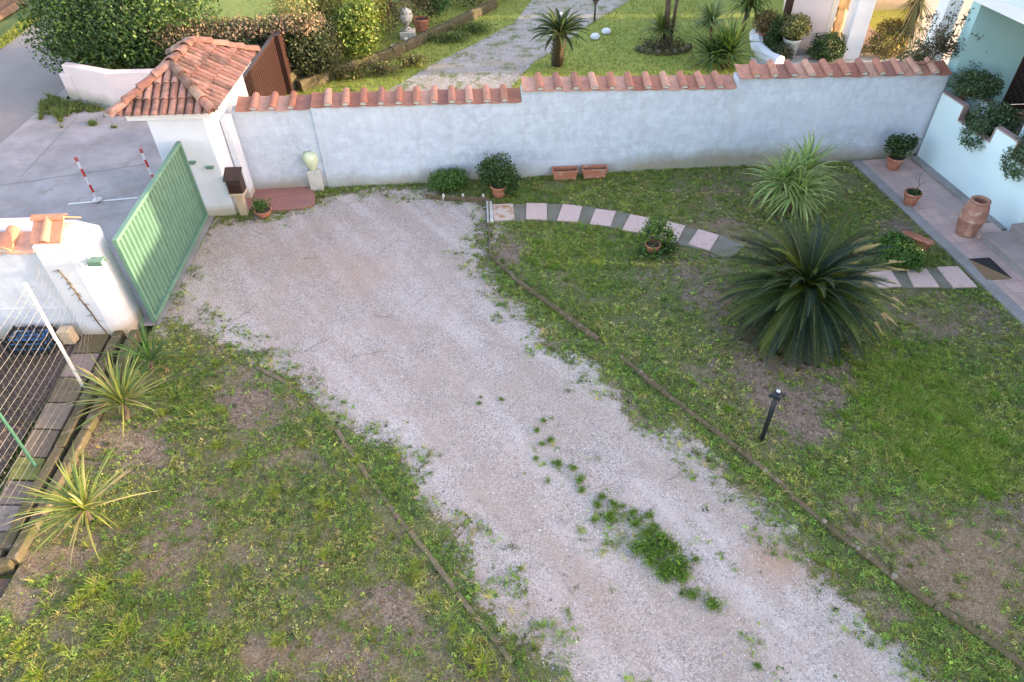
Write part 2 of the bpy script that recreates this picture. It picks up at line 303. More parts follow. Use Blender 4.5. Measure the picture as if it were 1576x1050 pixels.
# ------------------------------------------------------------------ plant builders (numpy)
def jit(base, n, v=.25, r=rng):
    base = np.atleast_2d(np.array(base, float)); c = base[r.integers(0, len(base), n)]
    return np.clip(c*(1+r.normal(0, v, (n, 1)))*(1+r.normal(0, .06, (n, 3))), .004, .95)
def leafquads(C, N, T, L, W):                       # centre, normal, long axis, half sizes -> rhombic leaves folded a little
    B = np.cross(N, T); B /= np.linalg.norm(B, axis=1)[:, None]+1e-9; L = L[:, None]; W = W[:, None]
    V = np.stack([C-T*L, C+B*W-T*L*.1+N*W*.25, C+T*L, C-B*W-T*L*.1+N*W*.25], 1).reshape(-1, 3); return V, np.arange(len(C)*4).reshape(-1, 4)
def unit(v): return v/(np.linalg.norm(v, axis=-1, keepdims=True)+1e-9)
def crown(blobs, n, size, cols, var=.28, aspect=.5, fill=.35, lump=.35, freq=3., r=rng, flat=0, up=.3):
    """leaves through blob volumes [(cx,cy,cz,rx,ry,rz,weight)]"""
    w_ = np.array([b[6] if len(b) > 6 else b[3]*b[4]+b[3]*b[5] for b in blobs]); k = r.choice(len(blobs), n, p=w_/w_.sum()); Bm = np.array([b[:6] for b in blobs])[k]
    d = unit(r.normal(size=(n, 3))); rad = (1-fill*r.random(n)**1.5)
    ph = np.arctan2(d[:, 1], d[:, 0]); lm = fbm(ph*freq/1.5+k*7.3+50, d[:, 2]*freq+k*3.1+50, 3); rad *= 1+lump*(lm-.5)*2
    # leaves cluster in sprigs
    C = Bm[:, :3]+d*rad[:, None]*Bm[:, 3:6]; C += r.normal(0, size*.7, (n, 3)); C = C[C[:, 2] > .01]; d = d[:len(C)]
    N = unit(unit(C-C.mean(0))*.6+r.normal(0, .6, C.shape)+[0, 0, up]); T = unit(np.cross(N, r.normal(size=C.shape)))
    L = size*(.6+.8*r.random(len(C))); V, Q = leafquads(C, N, T, L, L*aspect)
    return V, Q, jit(cols, len(C), var, r)
def straps(c, n, length, width, el0, el1, droop, cols, r=rng, seg=7, tipcol=None, stem=.0, fold=.3):
    """rosette of strap leaves from c; el = start elevation range in degrees"""
    az = r.random(n)*2*pi; el = radians(el0)+(radians(el1)-radians(el0))*r.random(n); L = length*(.65+.45*r.random(n)); W = width*(.7+.5*r.random(n))
    P0 = np.array(c)+np.stack([cos(0)*np.cos(az)*.03, np.sin(az)*.03, r.random(n)*stem], 1); rows = []; dr = droop*(.4+1.1*r.random(n)); p = P0.copy()
    side = np.stack([-np.sin(az), np.cos(az), np.zeros(n)], 1); tw = r.normal(0, .15, n)
    for i in range(seg+1):
        s = i/seg; e = el-dr*s**1.6; d = np.stack([np.cos(az+tw*s)*np.cos(e), np.sin(az+tw*s)*np.cos(e), np.sin(e)], 1)
        ww = W*(1-s**2.2)*(.45+.55*min(1, s*3.5))+.0008; nn = np.cross(side, d)
        rows.append(np.stack([p+side*ww[:, None], p-nn*0-unit(nn)*(ww*fold)[:, None], p-side*ww[:, None]], 1)); p = p+d*(L/seg)[:, None]
    A = np.stack(rows, 1); V = A.reshape(-1, 3); V[:, 2] = np.maximum(V[:, 2], .012); b = (np.arange(n)*(seg+1)*3)[:, None]; Q = []; cl = []; base = jit(cols, n, .18, r)
    for i in range(seg):
        for j in (0, 1):
            o = i*3+j; Q.append(np.concatenate([b+o, b+o+1, b+o+4, b+o+3], 1)); k = base.copy()
            if tipcol is not None and i >= seg-2: m_ = r.random(n) < .45; k[m_] = tipcol
            cl.append(k)
    return V, np.concatenate(Q), np.concatenate(cl)
def merge(parts):
    V = []; Q = []; C = []; o = 0
    for v, q, c in parts: V.append(v); Q.append(q+o); C.append(c); o += len(v)
    return np.concatenate(V), np.concatenate(Q), np.concatenate(C)
def plant(name, c, label, cat, parts, stem=None, group=None, part='foliage', mat='leaf'):
    t = thing(name, c, label, cat, group); V, Q, C = merge(parts); npmesh(part, V, Q, C, M[mat], t)
    if stem: stem.build('stem', M['bark'], t, smooth=True)
    return t
G_DARK = [(.030, .062, .018), (.045, .085, .026), (.065, .115, .034)]
G_MID = [(.055, .12, .025), (.08, .17, .035), (.11, .2, .045)]
G_LIME = [(.16, .26, .03), (.2, .3, .04), (.11, .21, .03)]
# ================================================================== GROUND
def W2(l): return np.array([P(x, y)[:2] for x, y in l])
def sdist(X, Y, poly):                              # signed distance, positive inside
    n = len(poly); ins = np.zeros(X.shape, bool); D = np.full(X.shape, 1e9)
    for i in range(n):
        x0, y0 = poly[i]; x1, y1 = poly[(i+1) % n]; dx, dy = x1-x0, y1-y0; t = np.clip(((X-x0)*dx+(Y-y0)*dy)/(dx*dx+dy*dy+1e-12), 0, 1)
        D = np.minimum(D, np.hypot(X-x0-t*dx, Y-y0-t*dy))
        c = ((y0 > Y) != (y1 > Y)) & (X < (x1-x0)*(Y-y0)/(y1-y0+1e-12)+x0); ins ^= c
    return np.where(ins, D, -D)
KR = [(752, 308), (753, 350), (757, 395), (790, 430), (860, 480), (920, 523), (955, 550), (1020, 605), (1100, 665), (1180, 730), (1260, 800), (1330, 855), (1420, 925), (1500, 975), (1576, 1030)]
KL = [(395, 565), (470, 605), (520, 665), (570, 740), (620, 805), (680, 880), (730, 950), (790, 1020)]
GR = W2([(316, 338), (375, 338), (440, 328), (520, 296), (655, 292), (752, 308), (748, 360), (735, 400), (770, 450), (850, 530), (935, 595), (1000, 650), (1070, 705), (1140, 755), (1210, 830), (1290, 905), (1370, 985), (1450, 1060), (1500, 1130), (900, 1130), (860, 1040), (800, 960), (740, 870), (690, 800), (650, 735), (600, 690), (530, 650), (470, 595), (400, 548), (300, 503), (240, 497)])
FULL = W2([(316, 330), (500, 285), (655, 280)]+KR+[(1700, 1130), (860, 1130)]+KL[::-1]+[(300, 500), (240, 492)])
LAWNR = W2([(757, 300), (757, 262), (1407, 248), (1330, 250), (1576, 508), (1700, 640), (1700, 1130)]+KR[::-1][:-1])
APRON = W2([(-300, 330), (0, 190), (115, 165), (180, 160), (360, 160), (316, 333), (238, 494), (207, 507), (-300, 560)])
def blob(px, py, L):
    s = 0
    for x, y, r_, v in L: s = s+v*np.exp(-(((px-x)/r_)**2+((py-y)/(r_*.62))**2))
    return s
BARE = [(390, 625, 65, .8), (235, 690, 45, .6), (60, 905, 80, .55), (300, 800, 45, .4), (445, 700, 40, .4), (400, 1010, 42, .5), (590, 930, 60, .5), (660, 830, 45, .3), (250, 880, 55, .4), (120, 850, 60, .5), (520, 1010, 60, .3), (140, 690, 60, .5), (345, 560, 50, .3), (500, 870, 40, .3),
        (785, 385, 38, .9), (1100, 330, 85, .7), (1240, 580, 110, .9), (1120, 450, 60, .5), (1240, 670, 65, .6), (1450, 850, 110, .6), (1545, 900, 110, .9), (1340, 790, 70, .5), (1430, 495, 60, .5), (1500, 490, 60, .4), (1310, 300, 60, .3), (1000, 420, 50, .35), (1540, 760, 60, .4), (1130, 560, 70, .3), (1500, 1000, 80, .6), (1390, 350, 40, .5), (870, 440, 40, .2)]
STRAW = [(400, 1010, 70, 1.), (1100, 335, 80, .7), (1450, 850, 130, .8), (1555, 890, 90, 1.3), (1500, 990, 90, .8), (700, 760, 60, .2), (520, 800, 130, .5), (350, 760, 150, .4), (150, 900, 120, .4), (1150, 470, 80, .5), (250, 880, 130, .4), (1430, 490, 80, .5), (560, 1000, 100, .4), (90, 900, 100, .3)]
LUSH = [(1420, 640, 120, .35), (1500, 720, 90, .35), (1380, 560, 80, .25), (860, 410, 80, .2), (170, 920, 60, .2), (300, 620, 50, .2), (900, 300, 150, .15)]
RUST = [(1195, 865, 60, .8), (560, 415, 60, .45), (480, 395, 50, .3), (900, 930, 90, .25)]
def masks(X, Y):
    px, py = proj(X, Y); ed = fbm(X*1.7+9, Y*1.7+4, 4)-.5; big = fbm(X*.9+3, Y*.9+8, 3)-.5; md = fbm(X*3.5+1, Y*3.5+2, 3)-.5; hf = fbm(X*11+1, Y*11+2, 3)-.5
    sg = sdist(X, Y, GR)+ed*.7+md*.35+hf*.3; gr = sst(-.34, .30, sg)
    sf = sdist(X, Y, FULL); sr = sdist(X, Y, LAWNR)
    bare = blob(px, py, BARE)*(.40+1.1*vn(X*3.1+7, Y*3.1+5)*vn(X*9+7, Y*9+5)*1.6); lush = blob(px, py, LUSH)
    g = np.where(sr > 0, .78, .66)+big*.75+md*.55-bare+lush
    verge = (sf > -.02); g = np.where(verge, .95+ed*1.3+md*.7-.55*sst(-.35, .05, sg)*(hf+md > -.02), g); g = np.where(verge, g*(1-gr)+gr*sst(-.05, .12, .30-np.abs(sg)+md*1.3)*.35, g)
    g = np.where((sr > 0) & (py < 335), np.maximum(g, .6+big*.6-bare*.7)+.15, g)
    out = sdist(X, Y, APRON) > 0; g = np.where(out, 0, g)
    g = g+gr*np.clip(blob(px, py, [(930, 800, 60, 1), (1010, 850, 80, 1), (860, 720, 45, 1), (1080, 890, 60, .8), (1170, 1000, 70, .5), (830, 660, 30, .6)]), 0, 1)*sst(.0, .2, md+hf)*.45
    g = np.where((px < 640) & ~verge & (sr <= 0), g*.98, g)
    st = np.clip(blob(px, py, STRAW)+md*.6, 0, 1)*(1-gr)+np.clip(blob(px, py, RUST), 0, 1)*gr
    return gr, np.clip(g, 0, 1.1), st, verge, sr, px, py
def hgt(X, Y):                                      # gentle relief of lawn soil
    return (fbm(X*1.2+5, Y*1.2+7, 3)-.5)*.05+(fbm(X*6+2, Y*6+1, 3)-.5)*.022
x0, x1, y0, y1, st_ = -6.12, 9.4, 1.2, 13.95, .045
xs = np.arange(x0, x1, st_); ys = np.arange(y0, y1, st_); GX, GY = np.meshgrid(xs, ys, indexing='ij')
gr, gg, gs, vg, sr_, px_, py_ = masks(GX, GY); GZ = hgt(GX, GY)*(1-gr*.75); GZ -= .02
V = np.stack([GX, GY, GZ], -1).reshape(-1, 3); nx, ny = GX.shape; ii, jj = np.meshgrid(np.arange(nx-1), np.arange(ny-1), indexing='ij'); a = (ii*ny+jj).ravel(); Q = np.stack([a, a+ny, a+ny+1, a+1], 1)
mk = np.stack([gr, gg, gs], -1).reshape(-1, 3); isg = mk[Q, 0].mean(1) > .5
def sub(sel, name):
    q = Q[sel]; u, inv = np.unique(q, return_inverse=True)
    return npmesh(name, V[u], inv.reshape(q.shape), mk[u], M['ground'], cname='mask', domain='POINT', smooth=True)
tag(sub(isg, 'gravel_driveway'), kind='structure'); tag(sub(~isg, 'lawn_ground'), kind='structure')
# far base sheet
b = MB(); b.add([(-400, -100, -.12), (400, -100, -.12), (400, 900, -.12), (-400, 900, -.12)], [(0, 1, 2, 3)])
M['far'] = surf('field_grass', (.07, .11, .025), (.10, .14, .035), 1.5, .95, 20, .6, spots=6., c3=(.16, .14, .07))
tag(b.build('ground', M['far']), kind='structure')
# ================================================================== ROAD AND YARDS
def sheet(name, poly, z, m, kind='structure'):
    b = MB(); b.add([(p[0], p[1], z) for p in poly], [tuple(range(len(poly)))]); o = b.build(name, m); return tag(o, kind=kind)
sheet('concrete_apron', [(-12.66, 9.01), (-6.25, 9.01), (-6.25, 18.2), (-10.6, 18.2), (-12.66, 20.6)], -.03, M['concrete'])
sheet('road', [(-16.3, -40), (-12.6, -40), (-12.6, 20.6), (-13.2, 60), (-19.5, 60), (-16.5, 24)], -.055, M['asphalt'])
b = MB()
for i in range(26): x = -18.1-i*.55; b.add([(x, 10, -.05), (x-.22, 10, .12), (x-.45, 10, -.05), (x, 120, -.05), (x-.22, 120, .12), (x-.45, 120, -.05)], [(0, 1, 4, 3), (1, 2, 5, 4)])
M['plough'] = surf('ploughed_soil', (.16, .105, .07), (.10, .065, .045), 3, .95, 9, 1.)
tag(b.build('ploughed_field', M['plough']), kind='structure')
lw = surf('neighbour_grass', (.22, .26, .05), (.29, .31, .07), 1.1, .95, 45, 1., spots=9., c3=(.10, .14, .03)); M['nlawn'] = lw
sheet('neighbour_lawn', [(-6.24, 13.9), (-3.8, 13.7), (10, 14.4), (13, 14.4), (16, 45), (-12.3, 45), (-12.3, 19), (-10.3, 18.21), (-6.24, 18.21)], -.03, lw)
def ngravel():
    m, t, b = newmat('neighbour_gravel'); p = pos(t); vo = t.nodes.new('ShaderNodeTexVoronoi'); vo.inputs['Scale'].default_value = 30; t.links.new(p, vo.inputs['Vector'])
    s = t.nodes.new('ShaderNodeSeparateColor'); t.links.new(vo.outputs['Color'], s.inputs[0])
    c = mixc(t, s.outputs[0], (.25, .225, .21), (.42, .39, .365)); c = mixc(t, ramp(t, nz(t, 1.2, 6, p), [(.45, 0.), (.62, .7)]), c, (.30, .25, .19))
    c = mixc(t, ramp(t, nz(t, 1.9, 7, p, .75), [(.50, 0.), (.6, 1.)]), c, (.13, .15, .05)); t.links.new(c, b.inputs['Base Color']); b.inputs['Roughness'].default_value = .95
    bump(t, b, vo.outputs['Distance'], .6, .02); return m
ND = [P(x, y) for x, y in [(540, 165), (620, 125), (660, 100), (730, 66), (790, 34), (818, 0), (845, -30), (1010, -45), (965, 2), (900, 40), (865, 70), (820, 95), (790, 130), (760, 175)]]
sheet('neighbour_gravel_drive', ND, -.018, ngravel())
# ------------------------------------------------------------------ paved garden path beside the house
hw = (9.24, 13.9); HA = -83.6
def off(p, d):                                      # shift a point towards the garden (-X side)
    return Vector((p[0]+d*cos(radians(HA+90)), p[1]+d*sin(radians(HA+90)), 0))
a = Vector((9.24, 13.95, 0)); dd = Vector((cos(radians(HA)), sin(radians(HA)), 0)); nn = Vector((-cos(radians(HA+90)), -sin(radians(HA+90)), 0))   # nn points to the lawn
def pq(s, t, z=0): return a+dd*s+nn*t+Vector((0, 0, z))
def pathw(px, py): v = P(px, py)-a; return v.dot(dd), v.dot(nn)
tin = pathw(1440, 354.5)[1]; tout = pathw(1440, 371)[1]
b = MB(); b.prism([pq(-.1, .02), pq(12, .02), pq(12, tin), pq(-.1, tin)], -.08, .012); tag(b.build('paved_path', M['pave']), kind='structure')
b = MB(); b.prism([pq(-.1, tin), pq(12, tin), pq(12, tout), pq(-.1, tout)], -.08, .028); tag(b.build('path_curb', M['curb'], bevel=.006), kind='structure')
b = MB(); b.prism([pq(-.0, 0), pq(3.02, 0), pq(3.02, .17), pq(0, .17)], .0, .07); tag(b.build('wall_footing', M['curb'], bevel=.01), kind='structure')
# stepping stones across the lawn on a grey strip
strip = [P(x, y) for x, y in [(748, 314), (880, 314), (948, 324), (1000, 336), (1052, 349), (1110, 362), (1146, 378), (1122, 399), (1092, 387), (1040, 374), (960, 353), (890, 342), (820, 338), (749, 343)]]
strip2 = [P(x, y) for x, y in [(1300, 418), (1340, 415), (1472, 410), (1506, 443), (1340, 442), (1318, 443)]]
for s_ in (strip, strip2): b = MB(); b.prism(s_, -.07, .006); tag(b.build('stone_path', M['slabgrey']), kind='structure')
def z1(l): return [(640+x/3.89, 200+y/3.89) for x, y in l]
def z2(l): return [(1000+x/3.89, 200+y/3.89) for x, y in l]
def z3(l): return [(1276+x/3.5, 180+y/3.5) for x, y in l]
ST = [z1([(458, 447), (582, 443), (592, 540), (468, 544)]), z1([(662, 440), (784, 442), (785, 538), (660, 535)]), z1([(880, 447), (996, 460), (970, 553), (845, 543)]), z1([(1076, 474), (1197, 488), (1165, 577), (1040, 566)]),
      z1([(1283, 507), (1398, 530), (1355, 618), (1235, 600)]), z2([(98, 548), (212, 577), (165, 668), (60, 640)]), z2([(290, 595), (415, 632), (357, 723), (230, 685)]),
      z3([(205, 838), (330, 828), (388, 915), (262, 920)]), z3([(405, 815), (515, 812), (592, 918), (455, 918)]), z3([(577, 810), (692, 806), (797, 917), (668, 920)])]
SL = ['rust-stained pink stepping stone at the gravel end of the path', 'second pink stepping stone from the gravel end', 'third pink stepping stone from the gravel end', 'fourth pink stepping stone from the gravel end',
      'pink stepping stone just left of the potted shrub', 'pink stepping stone partly behind the potted shrub', 'pink stepping stone nearest the left side of the big cycad', 'pink stepping stone half hidden by the cycad right fronds',
      'pink stepping stone below the spilled green shrub by the path', 'pink stepping stone touching the grey curb of the paved path']
M['stain'] = surf('stained_pink_stone', (.50, .40, .34), (.36, .19, .09), 4, .85, 60, .3, .5, .62, 9., (.5, .38, .33))
for i, (q, l) in enumerate(zip(ST, SL)):
    pts = [P(x, y) for x, y in q]; c = sum(pts, Vector())/4; b = MB(); b.prism(pts, -.02, .022+.003*(i % 3)); tag(b.build('stepping_stone', M['stain'] if i == 0 else M['stepstone'], loc=(c.x, c.y, 0), bevel=.004), l, 'stepping stone', 'stepping stones across the lawn')
b = MB(); q = [P(x, y) for x, y in z1([(422, 430), (455, 430), (466, 555), (428, 555)])]; b.prism(q, -.02, .034); tag(b.build('curb_block', M['lime'], loc=tuple(q[0]), bevel=.004), 'narrow pale concrete block closing the gravel end of the stone path', 'concrete block')
# brick patch
q = [P(x, y) for x, y in [(372, 293), (400, 290), (482, 285), (486, 305), (484, 314), (468, 321), (430, 324), (385, 323), (372, 315)]]
b = MB(); b.prism(q, -.05, .02); tag(b.build('brick_paving', M['brickpave']), kind='structure')
# ------------------------------------------------------------------ kerbs
def kerb(name, label, pts, wd, z0, z1, m, part, seglen=.5, joint=None, jm=None):
    W = [P(x, y) for x, y in pts]; t = thing(name, tuple(W[0]), label, 'kerb'); acc = 0; out = [W[0]]
    L = [(W[i+1]-W[i]).length for i in range(len(W)-1)]; tot = sum(L); n = max(2, int(tot/seglen)); 
    def at(s):
        for i, l in enumerate(L):
            if s <= l or i == len(L)-1: return W[i].lerp(W[i+1], min(1, s/l))
            s -= l
    for k in range(n):
        p, q = at(tot*k/n), at(tot*(k+1)/n); d = (q-p).normalized(); s = Vector((-d.y, d.x, 0)); p = p+d*.006; q = q-d*.006
        hh = z1+random.uniform(-.012, .012); ww = wd*random.uniform(.9, 1.1); o2 = s*random.uniform(-.01, .01); b = MB()
        ns = 6; vs = []
        for j in range(ns+1):
            c = p.lerp(q, j/ns)+o2+s*random.uniform(-.006, .006); e = random.uniform(-.012, .012)
            vs += [c-s*ww/2+Vector((0, 0, z0)), c-s*ww/2*.92+Vector((0, 0, hh*.75+e)), c-s*ww*.28+Vector((0, 0, hh+e)), c+s*ww*.28+Vector((0, 0, hh+e)), c+s*ww/2*.92+Vector((0, 0, hh*.75+e)), c+s*ww/2+Vector((0, 0, z0))]
        fs = [(j*6+i, j*6+i+1, j*6+i+7, j*6+i+6) for j in range(ns) for i in range(5)]+[(5, 4, 3, 2, 1, 0), tuple(ns*6+i for i in range(6))]
        b.add(vs, fs); o = b.build(part, m, t)
        if joint and k and random.random() < joint:
            b = MB(); c = p; r_ = random.uniform(.028, .045); b.lathe([(0.001, hh+.022), (r_*.6, hh+.018), (r_, hh), (r_*1.1, 0)], (c.x, c.y, 0), 7); b.build('mortar_joint', jm, t)
    return t
M['kbrown'] = surf('mossy_brown_kerb', (.125, .092, .058), (.085, .075, .035), 7, .95, 35, .9, spots=12., c3=(.19, .155, .115))
M['kjoint'] = surf('worn_mortar', (.26, .24, .20), (.15, .13, .10), 14, .95, 40, .4)
M['kedge'] = surf('earth_brown_edging', (.19, .145, .10), (.13, .10, .065), 8, .95, 35, .8, spots=14., c3=(.10, .11, .045))
kerb('lawn_kerb', 'long curved mossy kerb between the gravel and the right lawn', KR[6:], .075, -.05, .048, M['kbrown'], 'kerb_stone', .46, .28, M['kjoint'])
kerb('lawn_kerb', 'short mossy kerb piece running from the stone path end down to the gap', KR[2:6], .08, -.04, .075, M['kbrown'], 'kerb_stone', .46, .3, M['kbrown'])
kerb('lawn_edging', 'thin straight edging board beside the first stepping stone', KR[:3], .035, -.04, .05, M['kedge'], 'edging_piece', .8)
kerb('lawn_edging', 'flat brown edging along the left lawn', KL, .062, -.04, .008, M['kedge'], 'edging_piece', .9)
kerb('bed_edging', 'low dark edging in front of the bushes by the grey wall', [(655, 303), (700, 308), (752, 309)], .04, -.03, .08, M['kbrown'], 'edging_piece', .35)
for px, l in ((683, 'small white marker peg left in the bed edging'), (713, 'small white marker peg in the middle of the bed edging'), (744, 'small white marker peg right end of the bed edging')):
    c = P(px, 306); b = MB(); b.lathe([(.03, 0), (.026, .1), (.02, .125), (.001, .13)], c, 10); tag(b.build('marker_peg', M['lime'], loc=c, smooth=True), l, 'peg', 'pegs in the bed edging')
# ================================================================== GREY BOUNDARY WALL
WA = math.degrees(math.atan2(.56, 13.2)); w0 = Vector((-4., 13.5, 0)); wd = Vector((cos(radians(WA)), sin(radians(WA)), 0)); wn = Vector((-wd.y, wd.x, 0))
def wp(x, y, z): return w0+wd*((x-w0.x)/wd.x)+wn*y+Vector((0, 0, z))
TC = [(.37, .165, .11), (.43, .21, .15), (.33, .14, .095), (.48, .27, .20), (.38, .18, .13), (.29, .135, .105)]
def cap(parent, p, q, zt0, zt1, depth=.44, pitch=.37, fr=-.05, col=TC, rr=.085):
    """flat tiles with raised cover tiles across a wall top from p to q, falling to the front"""
    d = (q-p); L = d.length; d.normalize(); n = Vector((-d.y, d.x, 0)); k = max(1, round(L/pitch)); b = MB(); mo = MB()
    for i in range(k):
        s0, s1 = L*i/k, L*(i+1)/k; z = lambda s: zt0+(zt1-zt0)*s/L
        f = fr+random.uniform(-.008, .008); g = p+d*(s0+.012)+n*f; h = p+d*(s1-.012)+n*f; zf = random.uniform(-.004, .004); b.col = random.choice(col)
        ns = 6; vs = []
        for j in range(ns+1):
            u = j/ns; sag = -.018*sin(pi*u)
            for yy, zz in ((0, .02), (depth, .14)): 
                c = g.lerp(h, u)+n*yy; vs.append(c+Vector((0, 0, z(s0+(s1-s0)*u)+zz+sag+zf)))
            for yy, zz in ((0, .0), (depth, .12)):
                c = g.lerp(h, u)+n*yy; vs.append(c+Vector((0, 0, z(s0+(s1-s0)*u)+zz+sag+zf)))
        fs = []
        for j in range(ns): o = j*4; fs += [(o, o+4, o+5, o+1), (o+2, o+3, o+7, o+6), (o, o+2, o+6, o+4), (o+1, o+5, o+7, o+3)]
        fs += [(0, 1, 3, 2), (ns*4, ns*4+2, ns*4+3, ns*4+1)]
        b.add(vs, fs)
    for i in range(k+0):
        s0 = L*(i+1)/k if i < k-1 else L*(i+1)/k-.1; c = p+d*s0; zz = zt0+(zt1-zt0)*s0/L; b.col = random.choice(col); j = random.uniform(-.012, .012)
        if i == k-1: continue
        A = c+n*(fr+depth+.02)+d*j+Vector((0, 0, zz+.155)); B = c+n*(fr-.02)-d*j+Vector((0, 0, zz+.03)); b.coppo(A, B, rr*.8, rr*random.uniform(.96, 1.05), n=9, squash=.95)
        m_ = B+n*.015; mo.coppo(m_, m_+n*-.004, rr*.86, rr*.8, n=7, th=rr*.8, squash=.9)
    b.build('cap_tiles', M['cap'], parent); mo.build('mortar_plugs', M['lime'], parent)
SEG = [(-5.55, -3.93, 1.80, 1.78, .04), (-3.93, .36, 1.83, 1.72, 0), (.36, 4.81, 1.95, 1.78, 0), (4.81, 9.3, 1.99, 1.86, 0)]
t = thing('boundary_wall', tuple(wp(-3.93, 0, 0)), 'long grey rendered block wall with stepped terracotta tile cap between the two gardens', 'wall')
for xa, xb, za, zb, o in SEG:
    b = MB(); y = o; b.add([wp(xa, y, -.2), wp(xb, y, -.2), wp(xb, y, zb), wp(xa, y, za), wp(xa, .30, -.2), wp(xb, .30, -.2), wp(xb, .30, zb), wp(xa, .30, za)], [(0, 1, 2, 3), (5, 4, 7, 6), (3, 2, 6, 7), (0, 3, 7, 4), (1, 5, 6, 2)])
    b.build('wall_panel', M['grey'], t); cap(t, wp(xa+(.0 if xa > -5 else .1), o, 0), wp(xb+(.0 if xb < 9 else .02), o, 0), za, zb)
# ================================================================== GATEHOUSE PILLAR
t = thing('gate_pillar', (-6.2, 12.5, 0), 'white gatehouse pillar with hipped terracotta roof at the far end of the green gate', 'pillar')
b = MB(); b.box(-6.78, -5.68, 12.49, 15.05, -.2, 2.12); b.build('pillar_body', M['white'], t, bevel=.03)
b = MB(); b.box(-7.08, -5.50, 12.40, 15.25, 2.121, 2.26); b.build('eave_slab', M['whitehi'], t, bevel=.008)
b = MB(); b.box(-5.66, -5.52, 13.1, 13.42, -.1, 1.78); b.build('side_pilaster', M['white'], t, bevel=.01)
ex0, ex1, ey0, ey1, ez = -7.18, -5.42, 12.30, 15.35, 2.27; rx, ry0, ry1, rz = -6.26, 13.2, 14.45, 2.84
RC = [(.33, .165, .125), (.38, .20, .155), (.29, .145, .11), (.42, .24, .19), (.22, .13, .10), (.35, .19, .15)]
b = MB(); b.col = (.2, .1, .08)
b.add([(ex0, ey0, ez), (ex1, ey0, ez), (ex1, ey1, ez), (ex0, ey1, ez), (rx, ry0, rz), (rx, ry1, rz)], [(0, 1, 4), (1, 2, 5, 4), (2, 3, 5), (3, 0, 4, 5), (3, 2, 1, 0)])
rt = b.build('roof', M['terracotta'], t)
def slope(p0, p1, r0, r1, sp=.155, tl=.34):          # eave p0->p1, ridge r0->r1
    p0, p1, r0, r1 = map(Vector, (p0, p1, r0, r1)); e = (p1-p0); L = e.length; e.normalize(); N = e.cross(r0-p0).normalized(); N = N if N.z > 0 else -N; up = N.cross(e); up = up if up.z > 0 else -up
    h = (r0-p0).dot(up); a0 = (r0-p0).dot(e); a1 = (r1-p0).dot(e); b = MB(); k = int(L/sp)
    for i in range(k):
        s = (i+.5)*L/k; mx = h*min(1, s/a0 if a0 > 1e-3 else 1, (L-s)/(L-a1) if L-a1 > 1e-3 else 1); y = -.05
        while y < mx-.05:
            y2 = min(y+tl, mx); b.col = random.choice(RC); o = p0+e*(s+random.uniform(-.006, .006)); A = o+up*(y2+.03)+N*.012; B = o+up*y+N*.036; b.coppo(A, B, .058, .07, up=N, n=7); y += tl
    return b
sb = MB()
for q in (slope((ex0, ey0, ez), (ex1, ey0, ez), (rx, ry0, rz), (rx, ry0, rz)), slope((ex1, ey0, ez), (ex1, ey1, ez), (rx, ry0, rz), (rx, ry1, rz)), slope((ex1, ey1, ez), (ex0, ey1, ez), (rx, ry1, rz), (rx, ry1, rz)), slope((ex0, ey1, ez), (ex0, ey0, ez), (rx, ry1, rz), (rx, ry0, rz))):
    o = len(sb.v); sb.v += q.v; sb.f += [[o+i for i in f] for f in q.f]; sb.c += q.c
sb.build('roof_tiles', M['terracotta'], rt)
def ridge(A, B, name):
    A, B = Vector(A), Vector(B); L = (B-A).length; k = max(2, round(L/.36)); b = MB()
    for i in range(k):
        b.col = random.choice(RC[:5]+[(.40, .26, .19)]); p = A.lerp(B, i/k); q = A.lerp(B, (i+1.12)/k); b.coppo(p+Vector((0, 0, .035)), q+Vector((0, 0, .06)), .085, .105, n=9, squash=1.)
    b.build(name, M['terracotta'], rt)
for A, B in (((rx, ry1, rz), (rx, ry0, rz)), ((rx, ry0, rz), (ex0-.05, ey0-.05, ez)), ((rx, ry0, rz), (ex1+.05, ey0-.05, ez)), ((rx, ry1, rz), (ex1+.05, ey1+.05, ez)), ((rx, ry1, rz), (ex0-.05, ey1+.05, ez))): ridge(A, B, 'ridge_tiles')
b = MB(); b.box(-5.95, -5.80, 12.42, 12.488, 1.08, 1.12); b.box(-6.25, -6.12, 12.40, 12.488, 1.2, 1.24); b.build('gate_stop', M['green'], t)
# ================================================================== GREEN GATE
g0, g1 = Vector((-6.12, 9.0, 0)), Vector((-6.27, 12.40, 0)); gd = (g1-g0).normalized(); gn = Vector((gd.y, -gd.x, 0)); GL = (g1-g0).length; GT = 1.70
t = thing('sliding_gate', tuple(g0), 'green corrugated metal gate with pale top rail closing the gravel drive', 'gate')
def gp(s, o, z): return g0+gd*s+gn*o+Vector((0, 0, z))
b = MB(); nr = 23; prof = []
for i in range(nr):
    s = .06+(GL-.12)*i/nr; wv = (GL-.12)/nr
    prof += [(s, .0), (s+wv*.40, .0), (s+wv*.52, -.045), (s+wv*.88, -.045)]
prof.append((GL-.06, 0)); vs = []
for s, o in prof: vs += [gp(s, o, .1), gp(s, o, GT-.05)]
b.add(vs, [(2*i, 2*i+2, 2*i+3, 2*i+1) for i in range(len(prof)-1)]); b.build('corrugated_panel', M['green'], t)
def gbar(name, s0, s1, o0, o1, za, zb): 
    b = MB(); b.extr([gp(s0, o0, za), gp(s1, o0, za), gp(s1, o0, zb), gp(s0, o0, zb)], gn*(o1-o0)); b.build(name, M['green'], t, bevel=.006)
gbar('top_rail', 0, GL, -.035, .045, GT-.06, GT); gbar('bottom_rail', 0, GL, -.03, .05, .03, .11)
gbar('gate_stile', 0, .06, -.03, .046, .11, GT-.061); gbar('gate_stile', GL-.06, GL, -.03, .046, .11, GT-.061)
